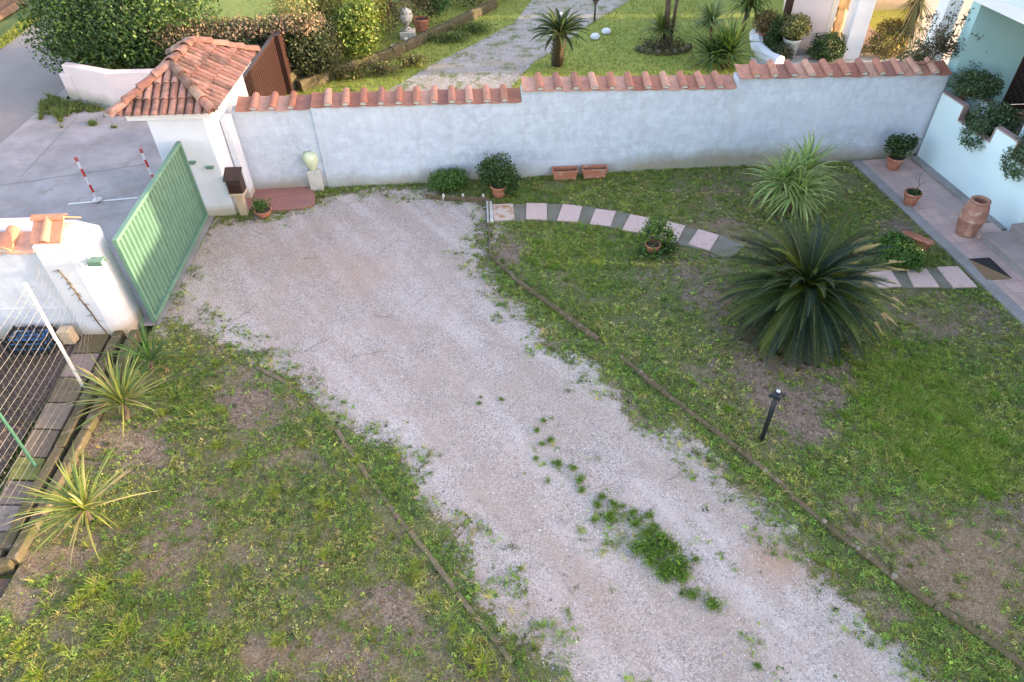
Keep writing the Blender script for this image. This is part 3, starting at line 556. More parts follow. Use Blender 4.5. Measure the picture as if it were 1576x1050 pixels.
for s_ in (.2, GL-.2): b = MB(); b.tube([gp(s_, -.0, .04), gp(s_, .02, .04)], .038, 12); b.build('wheel', M['steel'], t)
b = MB(); b.box(-6.40, -6.02, 6.0, 8.62, -.035, -.02); sheet('gate_track_slab', [(-6.36, 8.95), (-6.0, 8.95), (-6.12, 12.45), (-6.44, 12.45)], -.0, M['curb'])
t = thing('guide_bracket', (-6.42, 8.78, 1.45), 'green steel roller bracket on the white pier next to the gate', 'bracket')
b = MB(); b.box(-6.46, -6.24, 8.66, 8.68, 1.46, 1.54); b.box(-6.46, -6.24, 8.80, 8.82, 1.46, 1.54); b.box(-6.46, -6.24, 8.681, 8.799, 1.515, 1.54); b.build('bracket_plate', M['green'], t, bevel=.004)
for y in (8.71, 8.77): b = MB(); b.tube([(-6.28, y, 1.42), (-6.28, y, 1.51)], .022, 12); b.build('roller', M['steel'], t)
# ================================================================== LEFT PIER AND WALL
t = thing('gate_pier', (-6.9, 8.9, 0), 'white pier with small tiled cap at the near end of the green gate', 'pillar')
poly = [(-7.22, 8.74), (-6.78, 8.73)]+[(-6.78+.36*sin(k*pi/16), 9.08-.36*cos(k*pi/16)) for k in range(1, 9)]+[(-6.42, 9.3), (-6.9, 9.5), (-7.22, 9.5)]
b = MB(); b.prism(poly, -.2, 1.80); b.build('pier_body', M['white'], t, bevel=.02, smooth=False)
b = MB(); b.prism([(-7.10, 8.80), (-6.66, 8.80), (-6.66, 9.25), (-7.10, 9.25)], 1.801, 1.90); b.build('cap_slab', M['whitehi'], t)
b = MB(); C2 = [(.52, .22, .14), (.55, .26, .17), (.48, .19, .12)]
for sgn, yy in ((-1, 8.66), (1, 9.36)):
    for x_ in (-7.13, -6.905): 
        b.col = C2[int(x_*10) % 3]; ym = 9.01; b.extr([(x_+.0, ym, 2.13), (x_+.225, ym, 2.13), (x_+.225, yy, 1.90), (x_+.0, yy, 1.90)], (0, 0, .022))
    b.col = C2[1]
    if sgn < 0: b.coppo((-6.915, 9.0, 2.14), (-6.915, yy, 1.925), .06, .072, n=9)
b.col = C2[0]; b.coppo((-7.16, 9.01, 2.13), (-6.66, 9.01, 2.13), .075, .075, n=9, squash=.7)
b.build('cap_tiles', M['cap'], t)
b = MB()                                            # old climber stem up the pier
pts = [(-6.99+.19*k/12+random.uniform(-.008, .008), 8.722, 1.38-1.36*k/12) for k in range(13)]; b.tube(pts, .011, 5)
for k in range(34): i = random.randrange(12); p = Vector(pts[i]); a_ = random.uniform(-1.3, 1.3); L = random.uniform(.04, .14); b.tube([p, p+Vector((sin(a_)*L, 0, -cos(a_)*L*.8))], .0035, 4)
b.build('climber_stem', M['bark'], t)
t = thing('left_wall', (-8.6, 8.78, 0), 'plain grey garden wall with two large cap tiles left of the white pier', 'wall')
b = MB(); b.box(-12, -7.221, 8.76, 9.0, -.2, 1.74); b.build('wall_panel', M['grey'], t)
b = MB(); b.box(-12, -7.221, 8.745, 8.759, -.2, .62); b.build('plinth_band', M['grey'], t)
cap(t, Vector((-12.1, 8.76, 0)), Vector((-7.18, 8.76, 0)), 1.72, 1.72, .42, .45, -.06, [(.55, .26, .17), (.6, .33, .23), (.5, .22, .14)], .12)
t = thing('outer_parapet', (-9.4, 9.8, 0), 'white rounded parapet of the low wall outside left of the pier', 'wall')
b = MB(); pr = [Vector((0, -.02, 0)), Vector((0, -.02, 1.5)), Vector((0, .04, 1.62)), Vector((0, .2, 1.68)), Vector((0, .36, 1.62)), Vector((0, .42, 1.5)), Vector((0, .42, 0))]
b.extr([Vector((-12, 9.55, 0))+v for v in pr], (4.55, 0, 0)); b.build('parapet_body', M['whitehi'], t, bevel=.03)
# ================================================================== WIRE FENCE AND BED
t = thing('wire_fence', (-6.66, 7.5, 0), 'wire mesh fence on two leaning poles above the row of old pavers', 'fence')
def pole(name, px, py, tx, ty, r, m, parent, ext=0):
    a_ = P(px, py); d = ray(tx, ty); 
    tt = (a_.x*1.0-.0)/d[0] if abs(d[0]) > 1e-6 else 0; top = Vector((a_.x, d[1]*tt, H+d[2]*tt)); top = a_+(top-a_)*(1+ext)
    b = MB(); b.tube([a_-Vector((0, 0, .05)), top], r, 10); b.tube([top-(top-a_)*.01, top+(top-a_)*.006], r*1.15, 10); b.build(name, m, parent, smooth=False); return a_, top
p1, q1 = pole('fence_post', 128, 597, 39, 437, .026, M['steel'], t); p2, q2 = pole('fence_post', 57, 722, 0, 640, .022, M['polegreen'], t, .75)
wl, wt_ = Vector((-7.05, 8.72, 0)), Vector((-7.2, 8.70, 1.55)); pe, qe = Vector((-6.62, 3.6, 0)), Vector((-6.62, 3.6, 1.85)); b = MB()
nw = 15
for k in range(nw+1):
    u = .03+.95*k/nw; pts = []
    for (a_, c_), (e_, f_) in (((wl, wt_), (p1, q1)), ((p1, q1), (p2, q2)), ((p2, q2), (pe, qe))):
        A, B = a_.lerp(c_, u), e_.lerp(f_, u)
        for j in range(8): s = j/8; pts.append(A.lerp(B, s)+Vector((random.uniform(-.004, .004), 0, -.10*sin(pi*s)*(1 if e_ is p1 else .25)+random.uniform(-.004, .004))))
    b.tube(pts+[B], -0+.0026 if k % 3 else .0034, 4, False)
b.build('horizontal_wires', M['wire'], t)
b = MB()
for (a_, c_), (e_, f_), n_ in (((wl, wt_), (p1, q1), 11), ((p1, q1), (p2, q2), 15), ((p2, q2), (pe, qe), 22)):
    for k in range(n_): s = k/n_; b.tube([a_.lerp(e_, s), c_.lerp(f_, s)], .0011, 3, False)
b.build('vertical_wires', M['wire'], t)
sheet('soil_bed', [(-12, 3), (-6.95, 3), (-7.25, 8.8), (-14, 8.8), (-14, 3)], -.02, M['soil'])
v, q, c = crown([(-7.9+random.uniform(-.8, .8), 3.5+k*.33, 0, .7, .3, .03) for k in range(16)], 9000, .022, [(.10, .075, .055), (.15, .11, .08), (.06, .045, .035), (.07, .10, .04)], .35, .5, 1., 0)
tag(npmesh('leaf_litter', v, q, c, M['pebble']), 'brown leaf litter and clods on the dark soil bed behind the wire fence', 'litter', kind='stuff')
# pavers in a row, drain channel
PL = [P(131, 512), P(85, 600), P(33, 700), P(-10, 790), P(-60, 900)]; PR = [P(172, 511), P(128, 600), P(75, 703), P(35, 790), P(-15, 900)]
pcol = [(.13, .105, .055), (.25, .19, .16), (.15, .115, .07), (.21, .16, .12), (.16, .12, .085), (.15, .16, .045), (.19, .14, .115), (.25, .20, .17), (.15, .12, .08)]
names_ = ['mossy dark', 'clean pinkish', 'dark olive', 'pale brown', 'dull brown', 'bright moss-covered', 'dull grey-brown', 'light grey-brown', 'dark brown']
ords = ['nearest the white pier', 'second from the pier', 'third from the pier', 'beside the white fence pole', 'fifth from the pier', 'sixth from the pier', 'beside the foot of the green pole', 'just past the green pole', 'at the left edge of the photo']
def along(Lp, u): x_ = u*(len(Lp)-1); i = min(int(x_), len(Lp)-2); return Lp[i].lerp(Lp[i+1], x_-i)
for k in range(9):
    u0, u1 = k/9*.93+.003, (k+1)/9*.93-.004; q = [along(PL, u0), along(PR, u0), along(PR, u1), along(PL, u1)]; c = sum(q, Vector())/4; b = MB(); b.col = pcol[k]; zz = .035+random.uniform(-.008, .012)
    b.prism(q[::-1], -.05, zz); tag(b.build('paving_slab', M['stone'], loc=(c.x, c.y, 0), bevel=.006), f'{names_[k]} paving slab in the row by the wire fence, {ords[k]}', 'paving slab', 'paving slabs along the wire fence')
def chan(label, L, wdt, z1, name='channel_wall'):
    t = thing(name, tuple(L[0]), label, 'channel wall')
    for i in range(len(L)-1):
        p, q = L[i], L[i+1]; n_ = max(1, round((q-p).length/.55))
        for k in range(n_):
            a_, b_ = p.lerp(q, k/n_), p.lerp(q, (k+1)/n_); d = (b_-a_).normalized(); s = Vector((-d.y, d.x, 0))*wdt/2; a_ = a_+d*.004; b_ = b_-d*.004; m = MB(); m.prism([a_-s, b_-s, b_+s, a_+s], -.5, z1+random.uniform(-.012, .012)); m.build('wall_block', M['moss'], t, bevel=.018)
chan('mossy concrete side of the drain channel next to the old pavers', [P(186, 513), P(143, 600), P(95, 695), P(55, 765), P(12, 850)], .15, .09)
chan('mossy concrete side of the drain channel next to the left lawn', [P(211, 513), P(175, 590), P(135, 668), P(78, 770), P(22, 868), P(-30, 878)], .13, .10)
sheet('bed_soil', [(-14, -5), (-6.1, -5), (-6.1, 4.3), (-7, 4.3), (-14, 3)], -.03, M['soil'])
sheet('drain_channel', [(-7.2, 3.8), (-5.85, 3.8), (-6.1, 8.8), (-7.2, 8.8)], -.38, M['soil'])
t = thing('crate', (-7.85, 8.45, 0), 'black crate holding small blue bottles against the foot of the left wall', 'crate')
b = MB()
for z in (.03, .14, .25):
    b.box(-8.2, -7.55, 8.28, 8.295, z, z+.06); b.box(-8.2, -7.55, 8.645, 8.66, z, z+.06); b.box(-8.215, -8.2, 8.28, 8.66, z, z+.06); b.box(-7.55, -7.535, 8.28, 8.66, z, z+.06)
for x_ in (-8.21, -7.9, -7.57): b.box(x_, x_+.03, 8.268, 8.28, .0, .33); b.box(x_, x_+.03, 8.66, 8.672, 0, .33)
b.build('slatted_sides', M['black'], t); b = MB(); b.box(-8.2, -7.55, 8.295, 8.645, 0, .02); b.build('crate_floor', M['black'], t)
proto = None
for i in range(6):
    for j in range(3):
        c = (-8.12+i*.1+random.uniform(-.015, .015), 8.36+j*.11, .02)
        if proto is None:
            proto = thing('bottle', c, 'small blue plastic bottle standing in the black crate', 'bottle', 'bottles in the black crate')
            b = MB(); b.lathe([(.001, 0), (.038, 0), (.04, .02), (.04, .2), (.016, .26), (.016, .3)], c, 10); b.build('bottle_body', M['blue'], proto, smooth=True)
            b = MB(); b.lathe([(.02, .3), (.02, .33), (.001, .335)], c, 10); b.build('bottle_cap', M['blackmat'], proto)
        else: copy_tree(proto, None, c)
b = MB(); b.box(-7.45, -7.25, 8.5, 8.68, -.0, .30); tag(b.build('stone_block', M['sandstone'], loc=(-7.35, 8.6, 0), bevel=.02), 'pale stone block standing between the crate and the white pier', 'stone block')
# ================================================================== GARDEN OBJECTS
def pot(name, c, r, h, label, m='clay', soil=True, tilt=None, group=None, cat='flower pot', band=True):
    t = thing(name, c, label, cat, group); b = MB(); T = tilt
    b.lathe([(.001, 0), (r*.66, 0), (r*.72, h*.06), (r*.94, h*.8), (r*.94, h*.82), (r*1.06, h*.83), (r*1.08, h*.97), (r*1.04, h), (r*.92, h), (r*.88, h*.84), (r*.7, h*.3)], c, 24, T); b.build('pot_body', M[m], t, smooth=True)
    if soil:
        b = MB(); vs = [(r*.89*a_, h*.86+random.uniform(0, .01)) for a_ in (1, .7, .4)]+[(.001, h*.9)]; b.lathe(vs, c, 24, T); b.build('soil', M['potsoil'], t, smooth=True)
    return t
# letterbox
lx, ly = -5.50, 12.5; t = thing('letterbox', (lx, ly, 0), 'dark brown letterbox on a sandstone post beside the white gate pillar', 'letterbox')
b = MB(); b.box(lx-.09, lx+.07, ly-.06, ly+.08, -.1, .48); b.build('post', M['sandstone'], t, bevel=.01)
b = MB(); b.prism([(lx-.15, ly-.12), (lx+.15, ly-.12), (lx+.15, ly+.14), (lx-.15, ly+.14)], .481, .525); b.build('post_cap', M['sandstone'], t, bevel=.008)
b = MB(); b.extr([(lx-.15, ly-.09, .526), (lx-.15, ly+.15, .526), (lx-.15, ly+.15, .95), (lx-.15, ly-.09, .83)], (.29, 0, 0)); b.build('box', M['mbox'], t, bevel=.006)
b = MB(); b.extr([(lx-.175, ly-.13, .82), (lx-.175, ly+.17, .965), (lx-.175, ly+.17, .985), (lx-.175, ly-.13, .84)], (.34, 0, 0)); b.build('lid', M['mbox'], t)
b = MB(); b.box(lx-.11, lx+.10, ly-.101, ly-.091, .55, .72); b.build('door_panel', M['darkbrown'], t)
# plinth + ceramic jar
pc = P(489, 290); b = MB(); b.box(pc.x-.14, pc.x+.14, pc.y-.06, pc.y+.2, -.1, .44); tag(b.build('stone_plinth', M['lime'], loc=pc, bevel=.015), 'narrow pale concrete plinth at the corner where the wall steps forward', 'plinth')
c = (pc.x-.02, pc.y+.06, .44); t = thing('ceramic_jar', c, 'green and yellow glazed ceramic jar standing on the plinth by the grey wall', 'jar'); b = MB()
b.lathe([(.001, 0), (.07, 0), (.075, .02), (.13, .12), (.165, .24), (.16, .32), (.12, .385), (.075, .41), (.07, .43), (.055, .43), (.055, .40), (.04, .38)], c, 24); b.build('jar_body', M['ceramic'], t, smooth=True)
b = MB(); b.lathe([(.057, .395), (.001, .39)], c, 16); b.build('dark_opening', M['black'], t)
# bowl with plant by the letterbox
c = P(407, 331); pot('bowl_pot', tuple(c), .17, .14, 'low clay bowl by the letterbox filled with leafy weeds')
plant('leafy_plant', tuple(c+Vector((0, 0, .12))), 'straggly green plant growing in the low clay bowl by the letterbox', 'plant', [crown([(c.x-.03, c.y+.03, .24, .2, .16, .13)], 420, .028, G_MID, fill=.8, lump=.6)])
# bushes
c = P(690, 300)+Vector((0, .28, 0)); plant('low_bush', tuple(c), 'low rounded bright green bush against the grey wall, left of the taller one', 'bush', [crown([(c.x-.12, c.y, .18, .33, .28, .24), (c.x+.15, c.y+.05, .2, .32, .26, .24)], 4200, .024, G_MID, lump=.3, fill=.5)])
c = P(768, 306)+Vector((0, .15, 0)); pot('flower_pot', tuple(c), .17, .3, 'red clay pot nearly hidden under the dense bush by the wall', tilt=Matrix.Rotation(.15, 3, 'X'))
plant('dense_bush', tuple(c+Vector((0, 0, .28))), 'tall dense round bush spilling over a red pot by the grey wall', 'bush', [crown([(c.x, c.y+.08, .55, .36, .33, .36), (c.x+.22, c.y, .35, .24, .24, .3), (c.x-.2, c.y+.1, .5, .24, .25, .3)], 6500, .025, G_DARK+[(.07, .15, .035)], lump=.28, fill=.45)])
# rectangular planters
def planter(px, py, label):
    c = P(px, py); t = thing('window_box', tuple(c), label, 'planter', 'planter boxes against the grey wall'); X, Y = c.x, wp(c.x, 0, 0).y-.15; lw_, dw = .27, .105
    b = MB(); z = .22; o = [(-1, -1), (1, -1), (1, 1), (-1, 1)]; lo = [Vector((X+a_*lw_*.88, Y+d_*dw*.8, 0)) for a_, d_ in o]; hi = [Vector((X+a_*lw_, Y+d_*dw, z)) for a_, d_ in o]; ri = [Vector((X+a_*(lw_-.02), Y+d_*(dw-.02), z)) for a_, d_ in o]; li = [Vector((X+a_*lw_*.85, Y+d_*dw*.75, .03)) for a_, d_ in o]
    b.add(lo+hi+ri+li, [(3, 2, 1, 0)]+[(i, (i+1) % 4, 4+(i+1) % 4, 4+i) for i in range(4)]+[(4+i, 4+(i+1) % 4, 8+(i+1) % 4, 8+i) for i in range(4)]+[(8+i, 8+(i+1) % 4, 12+(i+1) % 4, 12+i) for i in range(4)]); b.build('box_body', M['clay'], t, bevel=.004)
    b = MB(); b.box(X-lw_-.012, X+lw_+.012, Y-dw-.012, Y-dw, z-.03, z+.006); b.box(X-lw_-.012, X+lw_+.012, Y+dw, Y+dw+.012, z-.03, z+.006); b.box(X-lw_-.012, X-lw_, Y-dw, Y+dw, z-.03, z+.006); b.box(X+lw_, X+lw_+.012, Y-dw, Y+dw, z-.03, z+.006); b.build('rim', M['clay'], t)
    b = MB(); b.box(X-lw_+.03, X+lw_-.03, Y-dw+.02, Y+dw-.02, .05, .15); b.build('soil', M['potsoil'], t); return X, Y
X, Y = planter(868, 267, 'left clay planter box against the wall, with dry leaves on its soil')
v, q, c_ = crown([(X, Y, .16, .2, .07, .02)], 150, .018, [(.12, .09, .05), (.08, .09, .03)], fill=1.); tag(npmesh('dry_leaves', v, q, c_, M['leaf']), 'dry leaves lying in the left clay planter box', 'leaves', kind='stuff')
planter(913, 265, 'right clay planter box against the wall, bare dark soil')
# pots on the paved path
c = P(1373, 259); pot('flower_pot', tuple(c+Vector((0, 0, .013))), .175, .27, 'large clay pot in the corner where the grey wall meets the house')
st = MB(); [st.tube([c+Vector((0, 0, .2)), c+Vector((random.uniform(-.2, .2), random.uniform(-.15, .15), .6))], [.012, .004], 5) for _ in range(7)]
plant('potted_shrub', tuple(c+Vector((0, 0, .25))), 'dark glossy shrub in the clay pot in the wall corner', 'shrub', [crown([(c.x, c.y, .52, .27, .25, .24), (c.x-.18, c.y, .66, .15, .14, .13), (c.x+.2, c.y, .6, .14, .14, .14)], 1500, .036, G_DARK, fill=.7, lump=.5)], st)
c = P(1398, 315); pot('flower_pot', tuple(c+Vector((0, 0, .03))), .16, .27, 'clay pot standing on the grey curb with a bare twig in it')
st = MB(); st.tube([c+Vector((0, 0, .25)), c+Vector((.05, 0, .45)), c+Vector((.02, .05, .62)), c+Vector((.12, .1, .75))], [.01, .007, .005, .003], 5); st.tube([c+Vector((.05, 0, .45)), c+Vector((.16, 0, .55))], .004, 5); st.tube([c+Vector((.03, .02, .5)), c+Vector((-.06, .05, .62))], .004, 5)
plant('twiggy_plant', tuple(c+Vector((0, 0, .27))), 'low green cushion with a bare twig in the pot on the grey curb', 'plant', [crown([(c.x, c.y, .31, .13, .12, .04)], 300, .02, G_DARK, fill=.7)], st)
c = P(1488, 364)+Vector((0, .1, .013)); t = thing('clay_jar', tuple(c), 'tall ribbed terracotta oil jar standing on the pink paving by the steps', 'jar'); b = MB()
b.lathe([(.001, 0), (.15, 0), (.165, .04), (.205, .2), (.222, .33), (.232, .34), (.232, .365), (.222, .375), (.22, .5), (.2, .6), (.17, .68), (.165, .69), (.175, .7), (.175, .73), (.155, .745), (.13, .735), (.125, .69), (.15, .6)], c, 32); b.build('jar_body', M['clayold'], t, smooth=True)
b = MB(); b.lathe([(.15, .6), (.001, .58)], c, 20); b.build('dark_opening', M['black'], t)
# spilled shrub by the path
c = P(1388, 412); T = Matrix.Rotation(radians(62), 3, 'Y'); c2 = P(1398, 392); 
t = thing('flower_pot', tuple(c2), 'wide clay pot tipped under the spilled shrub beside the grey curb', 'flower pot'); b = MB(); b.lathe([(.001, 0), (.2, 0), (.26, .24), (.285, .245), (.29, .28), (.26, .285), (.22, .05)], c2+Vector((0.04, .05, .06)), 28, Matrix.Rotation(radians(18), 3, 'Y')@Matrix.Rotation(radians(-14), 3, 'X')); b.build('pot_body', M['clay'], t, smooth=True)
plant('spilled_shrub', tuple(c), 'bright green cushion shrub spilling from a tipped pot right of the big cycad', 'shrub', [crown([(c.x-.08, c.y+.17, .22, .34, .33, .26), (c.x+.12, c.y+.05, .16, .27, .24, .22), (c.x-.1, c.y+.4, .28, .22, .22, .22)], 6000, .026, G_MID+[(.07, .16, .02)], fill=.45, lump=.3)])
# potted shrub in the lawn
c = P(1003, 388); pot('flower_pot', tuple(c), .14, .2, 'small clay pot standing in the lawn below the stepping stones')
st = MB(); [st.tube([c+Vector((0, 0, .15)), c+Vector((random.uniform(-.22, .22), random.uniform(-.2, .2), random.uniform(.35, .55)))], [.01, .004], 5) for _ in range(8)]
plant('potted_shrub', tuple(c+Vector((0, 0, .18))), 'open leafy shrub in the small pot beside the stepping stones', 'shrub', [crown([(c.x+.05, c.y+.05, .5, .26, .22, .18), (c.x+.28, c.y, .38, .15, .14, .12), (c.x-.2, c.y, .4, .13, .13, .14)], 800, .034, [(.06, .12, .02), (.10, .18, .03), (.15, .22, .04)], fill=.8, lump=.6)], st)
plant('weeds', tuple(c), 'loose weeds growing round the small pot in the lawn', 'weeds', [crown([(c.x, c.y-.05, .06, .42, .28, .12), (c.x+.3, c.y+.1, .08, .25, .2, .12)], 1100, .03, G_DARK+G_MID, fill=1., lump=.5)])
# garden lamp
c = P(1172, 678); t = thing('garden_lamp', tuple(c), 'black garden lamp post with round head standing in the right lawn', 'lamp')
b = MB(); b.tube([c-Vector((0, 0, .1)), c+Vector((0, 0, .5)), c+Vector((0, 0, .88))], [.03, .034, .034], 14); b.build('post', M['black'], t, smooth=True)
b = MB(); b.lathe([(.034, .86), (.06, .885), (.062, .93), (.045, .95), (.046, .97), (.035, .985), (.001, .985)], c, 20); b.build('lamp_head', M['black'], t, smooth=False)
b = MB(); b.tube([c+Vector((-.1, 0, .9)), c+Vector((.1, 0, .9))], .022, 10); b.tube([c+Vector((0, -.08, .9)), c+Vector((0, .06, .9))], .02, 10); b.build('side_outlets', M['black'], t)
b = MB(); b.lathe([(.026, .986), (.024, .992), (.012, .993), (.012, .987)], c, 16); b.build('ring', M['lens'], t)
# doormat, steps
zq = lambda x, y: P(1440+x/4.77, 300+y/4.77, .014)
A, B, C_, D = zq(240, 472), zq(392, 463), zq(552, 612), zq(372, 624); t = thing('doormat', tuple(A), 'tan and black doormat lying at the foot of the steps', 'doormat')
b = MB(); b.prism([A, D, C_, B], .0145, .03); b.build('mat_base', M['tan'], t); b = MB(); b.prism([A, C_, B], .0305, .036); b.build('black_half', M['blackmat'], t)
rt_ = pathw(1505, 367)[1]; s0 = pathw(1505, 367)[0]
t = thing('entrance_steps', tuple(pq(s0, rt_)), 'pinkish stone steps with grey risers going up to the pale blue house', 'steps')
for i in range(3):
    o = rt_-i*.5; b = MB(); b.prism([pq(s0+.05+i*.02, o), pq(s0+5, o), pq(s0+5, o-.6 if i < 2 else -2), pq(s0+.05+i*.02, o-.6 if i < 2 else -2)], -.05 if i == 0 else .14*i, .155*(i+1)-.02); b.build('riser', M['curb'], t)
    b = MB(); b.prism([pq(s0+.04+i*.02, o+.02), pq(s0+5, o+.02), pq(s0+5, o-.498 if i < 2 else -2), pq(s0+.04+i*.02, o-.498 if i < 2 else -2)], .155*(i+1)-.019, .155*(i+1)+.008); b.build('tread', M['stepslab'] if 'stepslab' in M else M['slabgrey'], t, bevel=.005)
b = MB(); b.prism([pq(s0-.34, rt_+.02), pq(s0+.03, rt_+.02), pq(s0+.03, .18), pq(s0-.34, .18)], .0, .10); tag(b.build('landing_slab', M['stepstone'], loc=pq(s0, rt_), bevel=.01), 'light pink stone slab between the oil jar and the first step', 'stone slab')
# ================================================================== HOUSE ON THE RIGHT
def hq(s, t, z): return pq(s, t, z)                  # s along the wall towards the camera, t towards the lawn
t = thing('house', tuple(hq(0, 0, 0)), 'pale blue house with stepped planter parapet, teal recessed wall and white eave', 'house')
def hbox(name, s0, s1, t0, t1, z0, z1, m, parent=None, bevel=0):
    b = MB(); b.prism([hq(s0, t0, 0), hq(s1, t0, 0), hq(s1, t1, 0), hq(s0, t1, 0)], z0, z1); return b.build(name, m, parent or t, bevel=bevel)
prof = [(0, 0), (3.22, 0), (3.22, 1.20), (3.0, 1.20), (3.0, 1.2), (2.75, 1.2), (2.75, 1.5), (1.72, 1.5), (1.72, 1.2), (.69, 1.2), (.69, 1.5), (0, 1.5)]
prof = [(-.02, -.1), (3.22, -.1), (3.22, 1.2), (2.3, 1.2), (2.3, 1.5), (1.72, 1.5), (1.72, 1.2), (.69, 1.2), (.69, 1.5), (-.02, 1.5)]
for t0, dz in ((0, -.1), (-.55, -.1)):
    b = MB(); vs = [hq(s, t0, z) for s, z in prof]; n = len(vs); vs += [v-nn*.10 for v in vs]
    # side faces plus triangulation-safe front built from columns
    b.add(vs, [(i, n+i, n+(i+1) % n, (i+1) % n) for i in range(n)])
    for t1 in (t0, t0-.10):
        for a_, c_, z in ((-.02, .69, 1.5), (.69, 1.72, 1.2), (1.72, 2.3, 1.5), (2.3, 3.22, 1.2)): b.add([hq(a_, t1, -.1), hq(c_, t1, -.1), hq(c_, t1, z), hq(a_, t1, z)], [(0, 1, 2, 3)])
    b.build('parapet_wall', M['cyan'], t)
M['coping'] = surf('brown_coping', (.34, .25, .235), (.28, .2, .19), 6, .8, 50, .2)
for a_, c_, z in ((-.02, .70, 1.5), (.70, 1.71, 1.2), (1.71, 2.31, 1.5), (2.31, 3.24, 1.2)):
    hbox('coping', a_, c_, .015, -.115, z+.001, z+.028, M['coping'], bevel=.004); hbox('coping', a_, c_, -.535, -.665, z+.001, z+.028, M['coping'], bevel=.004)
for s_ in (.70, 1.71, 2.31): 
    sg = 1 if s_ != 1.71 else -1; hbox('coping', s_, s_+.022*sg, .012, -.112, 1.23, 1.5, M['coping'])
hbox('planter_soil', 0, 3.2, -.10, -.55, .9, 1.16, M['soil'])
hbox('terrace_floor', -.1, 3.3, -.66, -4.0, .0, 1.0, M['stepslab'])
b = MB(); b.box(9.42, 10.74, 14.15, 14.45, -.1, 3.25); b.box(11.9, 14, 14.15, 14.45, -.1, 3.25); b.box(10.74, 11.9, 14.15, 14.45, 3.05, 3.25); b.build('recessed_wall', M['teal'], t)
dr = MB(); dr.box(10.745, 10.80, 14.12, 14.2, 1.0, 3.05); dr.box(11.84, 11.895, 14.12, 14.2, 1.0, 3.05); dr.box(10.80, 11.84, 14.12, 14.2, 2.99, 3.05); dr.box(10.80, 11.84, 14.12, 14.2, 1.0, 1.08); dO = dr.build('door', M['darkbrown'], t)
b = MB(); b.box(10.80, 11.84, 14.22, 14.26, 1.08, 2.99); b.build('door_panel', M['black'], dO)
b = MB(); b.col = (.11, .07, .05)
for k in range(-14, 12):
    for sg in (1, -1):
        pts = []
        for u in np.linspace(0, 1, 20):
            x = 10.81+1.02*u; z = 1.1+k*.16+(u*1.02*1.2 if sg > 0 else (1-u)*1.02*1.2)
            if 1.08 < z < 2.99: pts.append(Vector((x, 14.19+.012*sg, z)))
        if len(pts) > 1: b.tube([pts[0], pts[-1]], .009, 4)
b.build('lattice', M['wood'], dO)
hbox('roof_slab', -.3, 9.0, -.0, -9, 3.25, 3.45, M['whitehi'])
hbox('main_block', 3.3, 4.8, -3.6, -9, -.1, 3.249, M['cyan']); hbox('upper_storey', .2, 4.8, -1.0, -9, 3.451, 6.6, M['cyan']); hbox('recess_side', .3, 3.3, -3.7, -9, -.1, 3.249, M['teal'])
t2 = thing('sun_blocker', (12.5, 2, 0), 'unseen pale low outbuilding beyond the right edge of the garden', 'blocker')  # unseen block, added to keep the low sun off the garden
b = MB(); b.box(11.5, 16, -9, 9.3, -.1, 2.45); b.build('blocker_walls', M['cyan'], t2); b = MB(); b.box(11.3, 16.2, -9.2, 9.42, 2.451, 2.62); b.build('blocker_top', M['whitehi'], t2)
# planter shrubs
hs = lambda s, z: hq(s, -.3, z)
for s, z, rr, sc_, l, w_ in ((.30, 1.78, .42, 1, 'round grey-green shrub nearest the tiled wall in the parapet planter', 0), (1.2, 1.42, .5, 1, 'trailing grey-green shrub in the middle notch of the parapet planter', 1), (2.45, 1.45, .42, 1, 'trailing grey-green shrub in the parapet planter at the right photo edge', 1)):
    c = hs(s, z); bl = [(c.x, c.y, z, rr*.85, rr*.9, rr*.62)]
    if w_: f = hq(s+.1, .06, z-.25); bl += [(f.x, f.y, f.z, .16, .36, .28), (c.x+.3, c.y, z-.05, .3, .3, .25)]
    else: bl += [(c.x+.25, c.y-.1, z-.02, .32, .3, .25)]
    plant('planter_shrub', tuple(hs(s, 1.16)), l, 'shrub', [crown(bl, 3600, .03, [(.05, .09, .05), (.08, .13, .07), (.10, .155, .08), (.06, .1, .04)], fill=.5, lump=.35)], group='shrubs in the parapet planter')
for px, py, l in ((1481, 153, 'small red clay pot half buried in the first parapet shrub'), (1562, 190, 'small red clay pot in the parapet planter at the right edge')):
    c = P(px, py, 1.3); pot('flower_pot', tuple(c), .11, .2, l)
# ================================================================== NEIGHBOUR'S SIDE
t = thing('neighbour_house', (9.8, 20.2, 0), 'pinkish white porch of the neighbouring house beyond the tiled wall', 'house')
def nb(name, *a_, m='white', bevel=.0): b = MB(); b.box(*a_); return b.build(name, M[m], t, bevel=bevel)
nb('porch_wall', 8.3, 9.42, 20.62, 20.9, -.1, 3.2, m='pink'); nb('corner_post', 8.14, 8.29, 20.6, 20.8, -.1, 3.2, m='darkbrown'); nb('wall_return', 9.43, 9.6, 20.62, 24, -.1, 3.2, m='cream')
nb('porch_pillar', 9.85, 10.35, 20.0, 20.5, -.1, 3.2, m='whitehi', bevel=.03); nb('porch_floor', 9.61, 11.6, 20.52, 24.4, -.05, .12, m='stepslab'); nb('back_wall', 9.61, 14, 24.4, 24.7, -.1, 3.2, m='pink')
nb('side_wall', 11.6, 15, 19.9, 20.2, -.1, 3.2, m='cream'); nb('entrance_pillar', 9.12, 9.44, 14.75, 15.1, -.1, 4.2, m='whitehi', bevel=.02); nb('low_plinth', 8.3, 9.8, 20.4, 20.61, -.05, .1, m='curb'); nb('main_body', 10, 24, 24.71, 32, -.1, 6, m='cream'); nb('porch_roof', 8.2, 15, 20.3, 24.7, 3.201, 3.35, m='whitehi'); pass
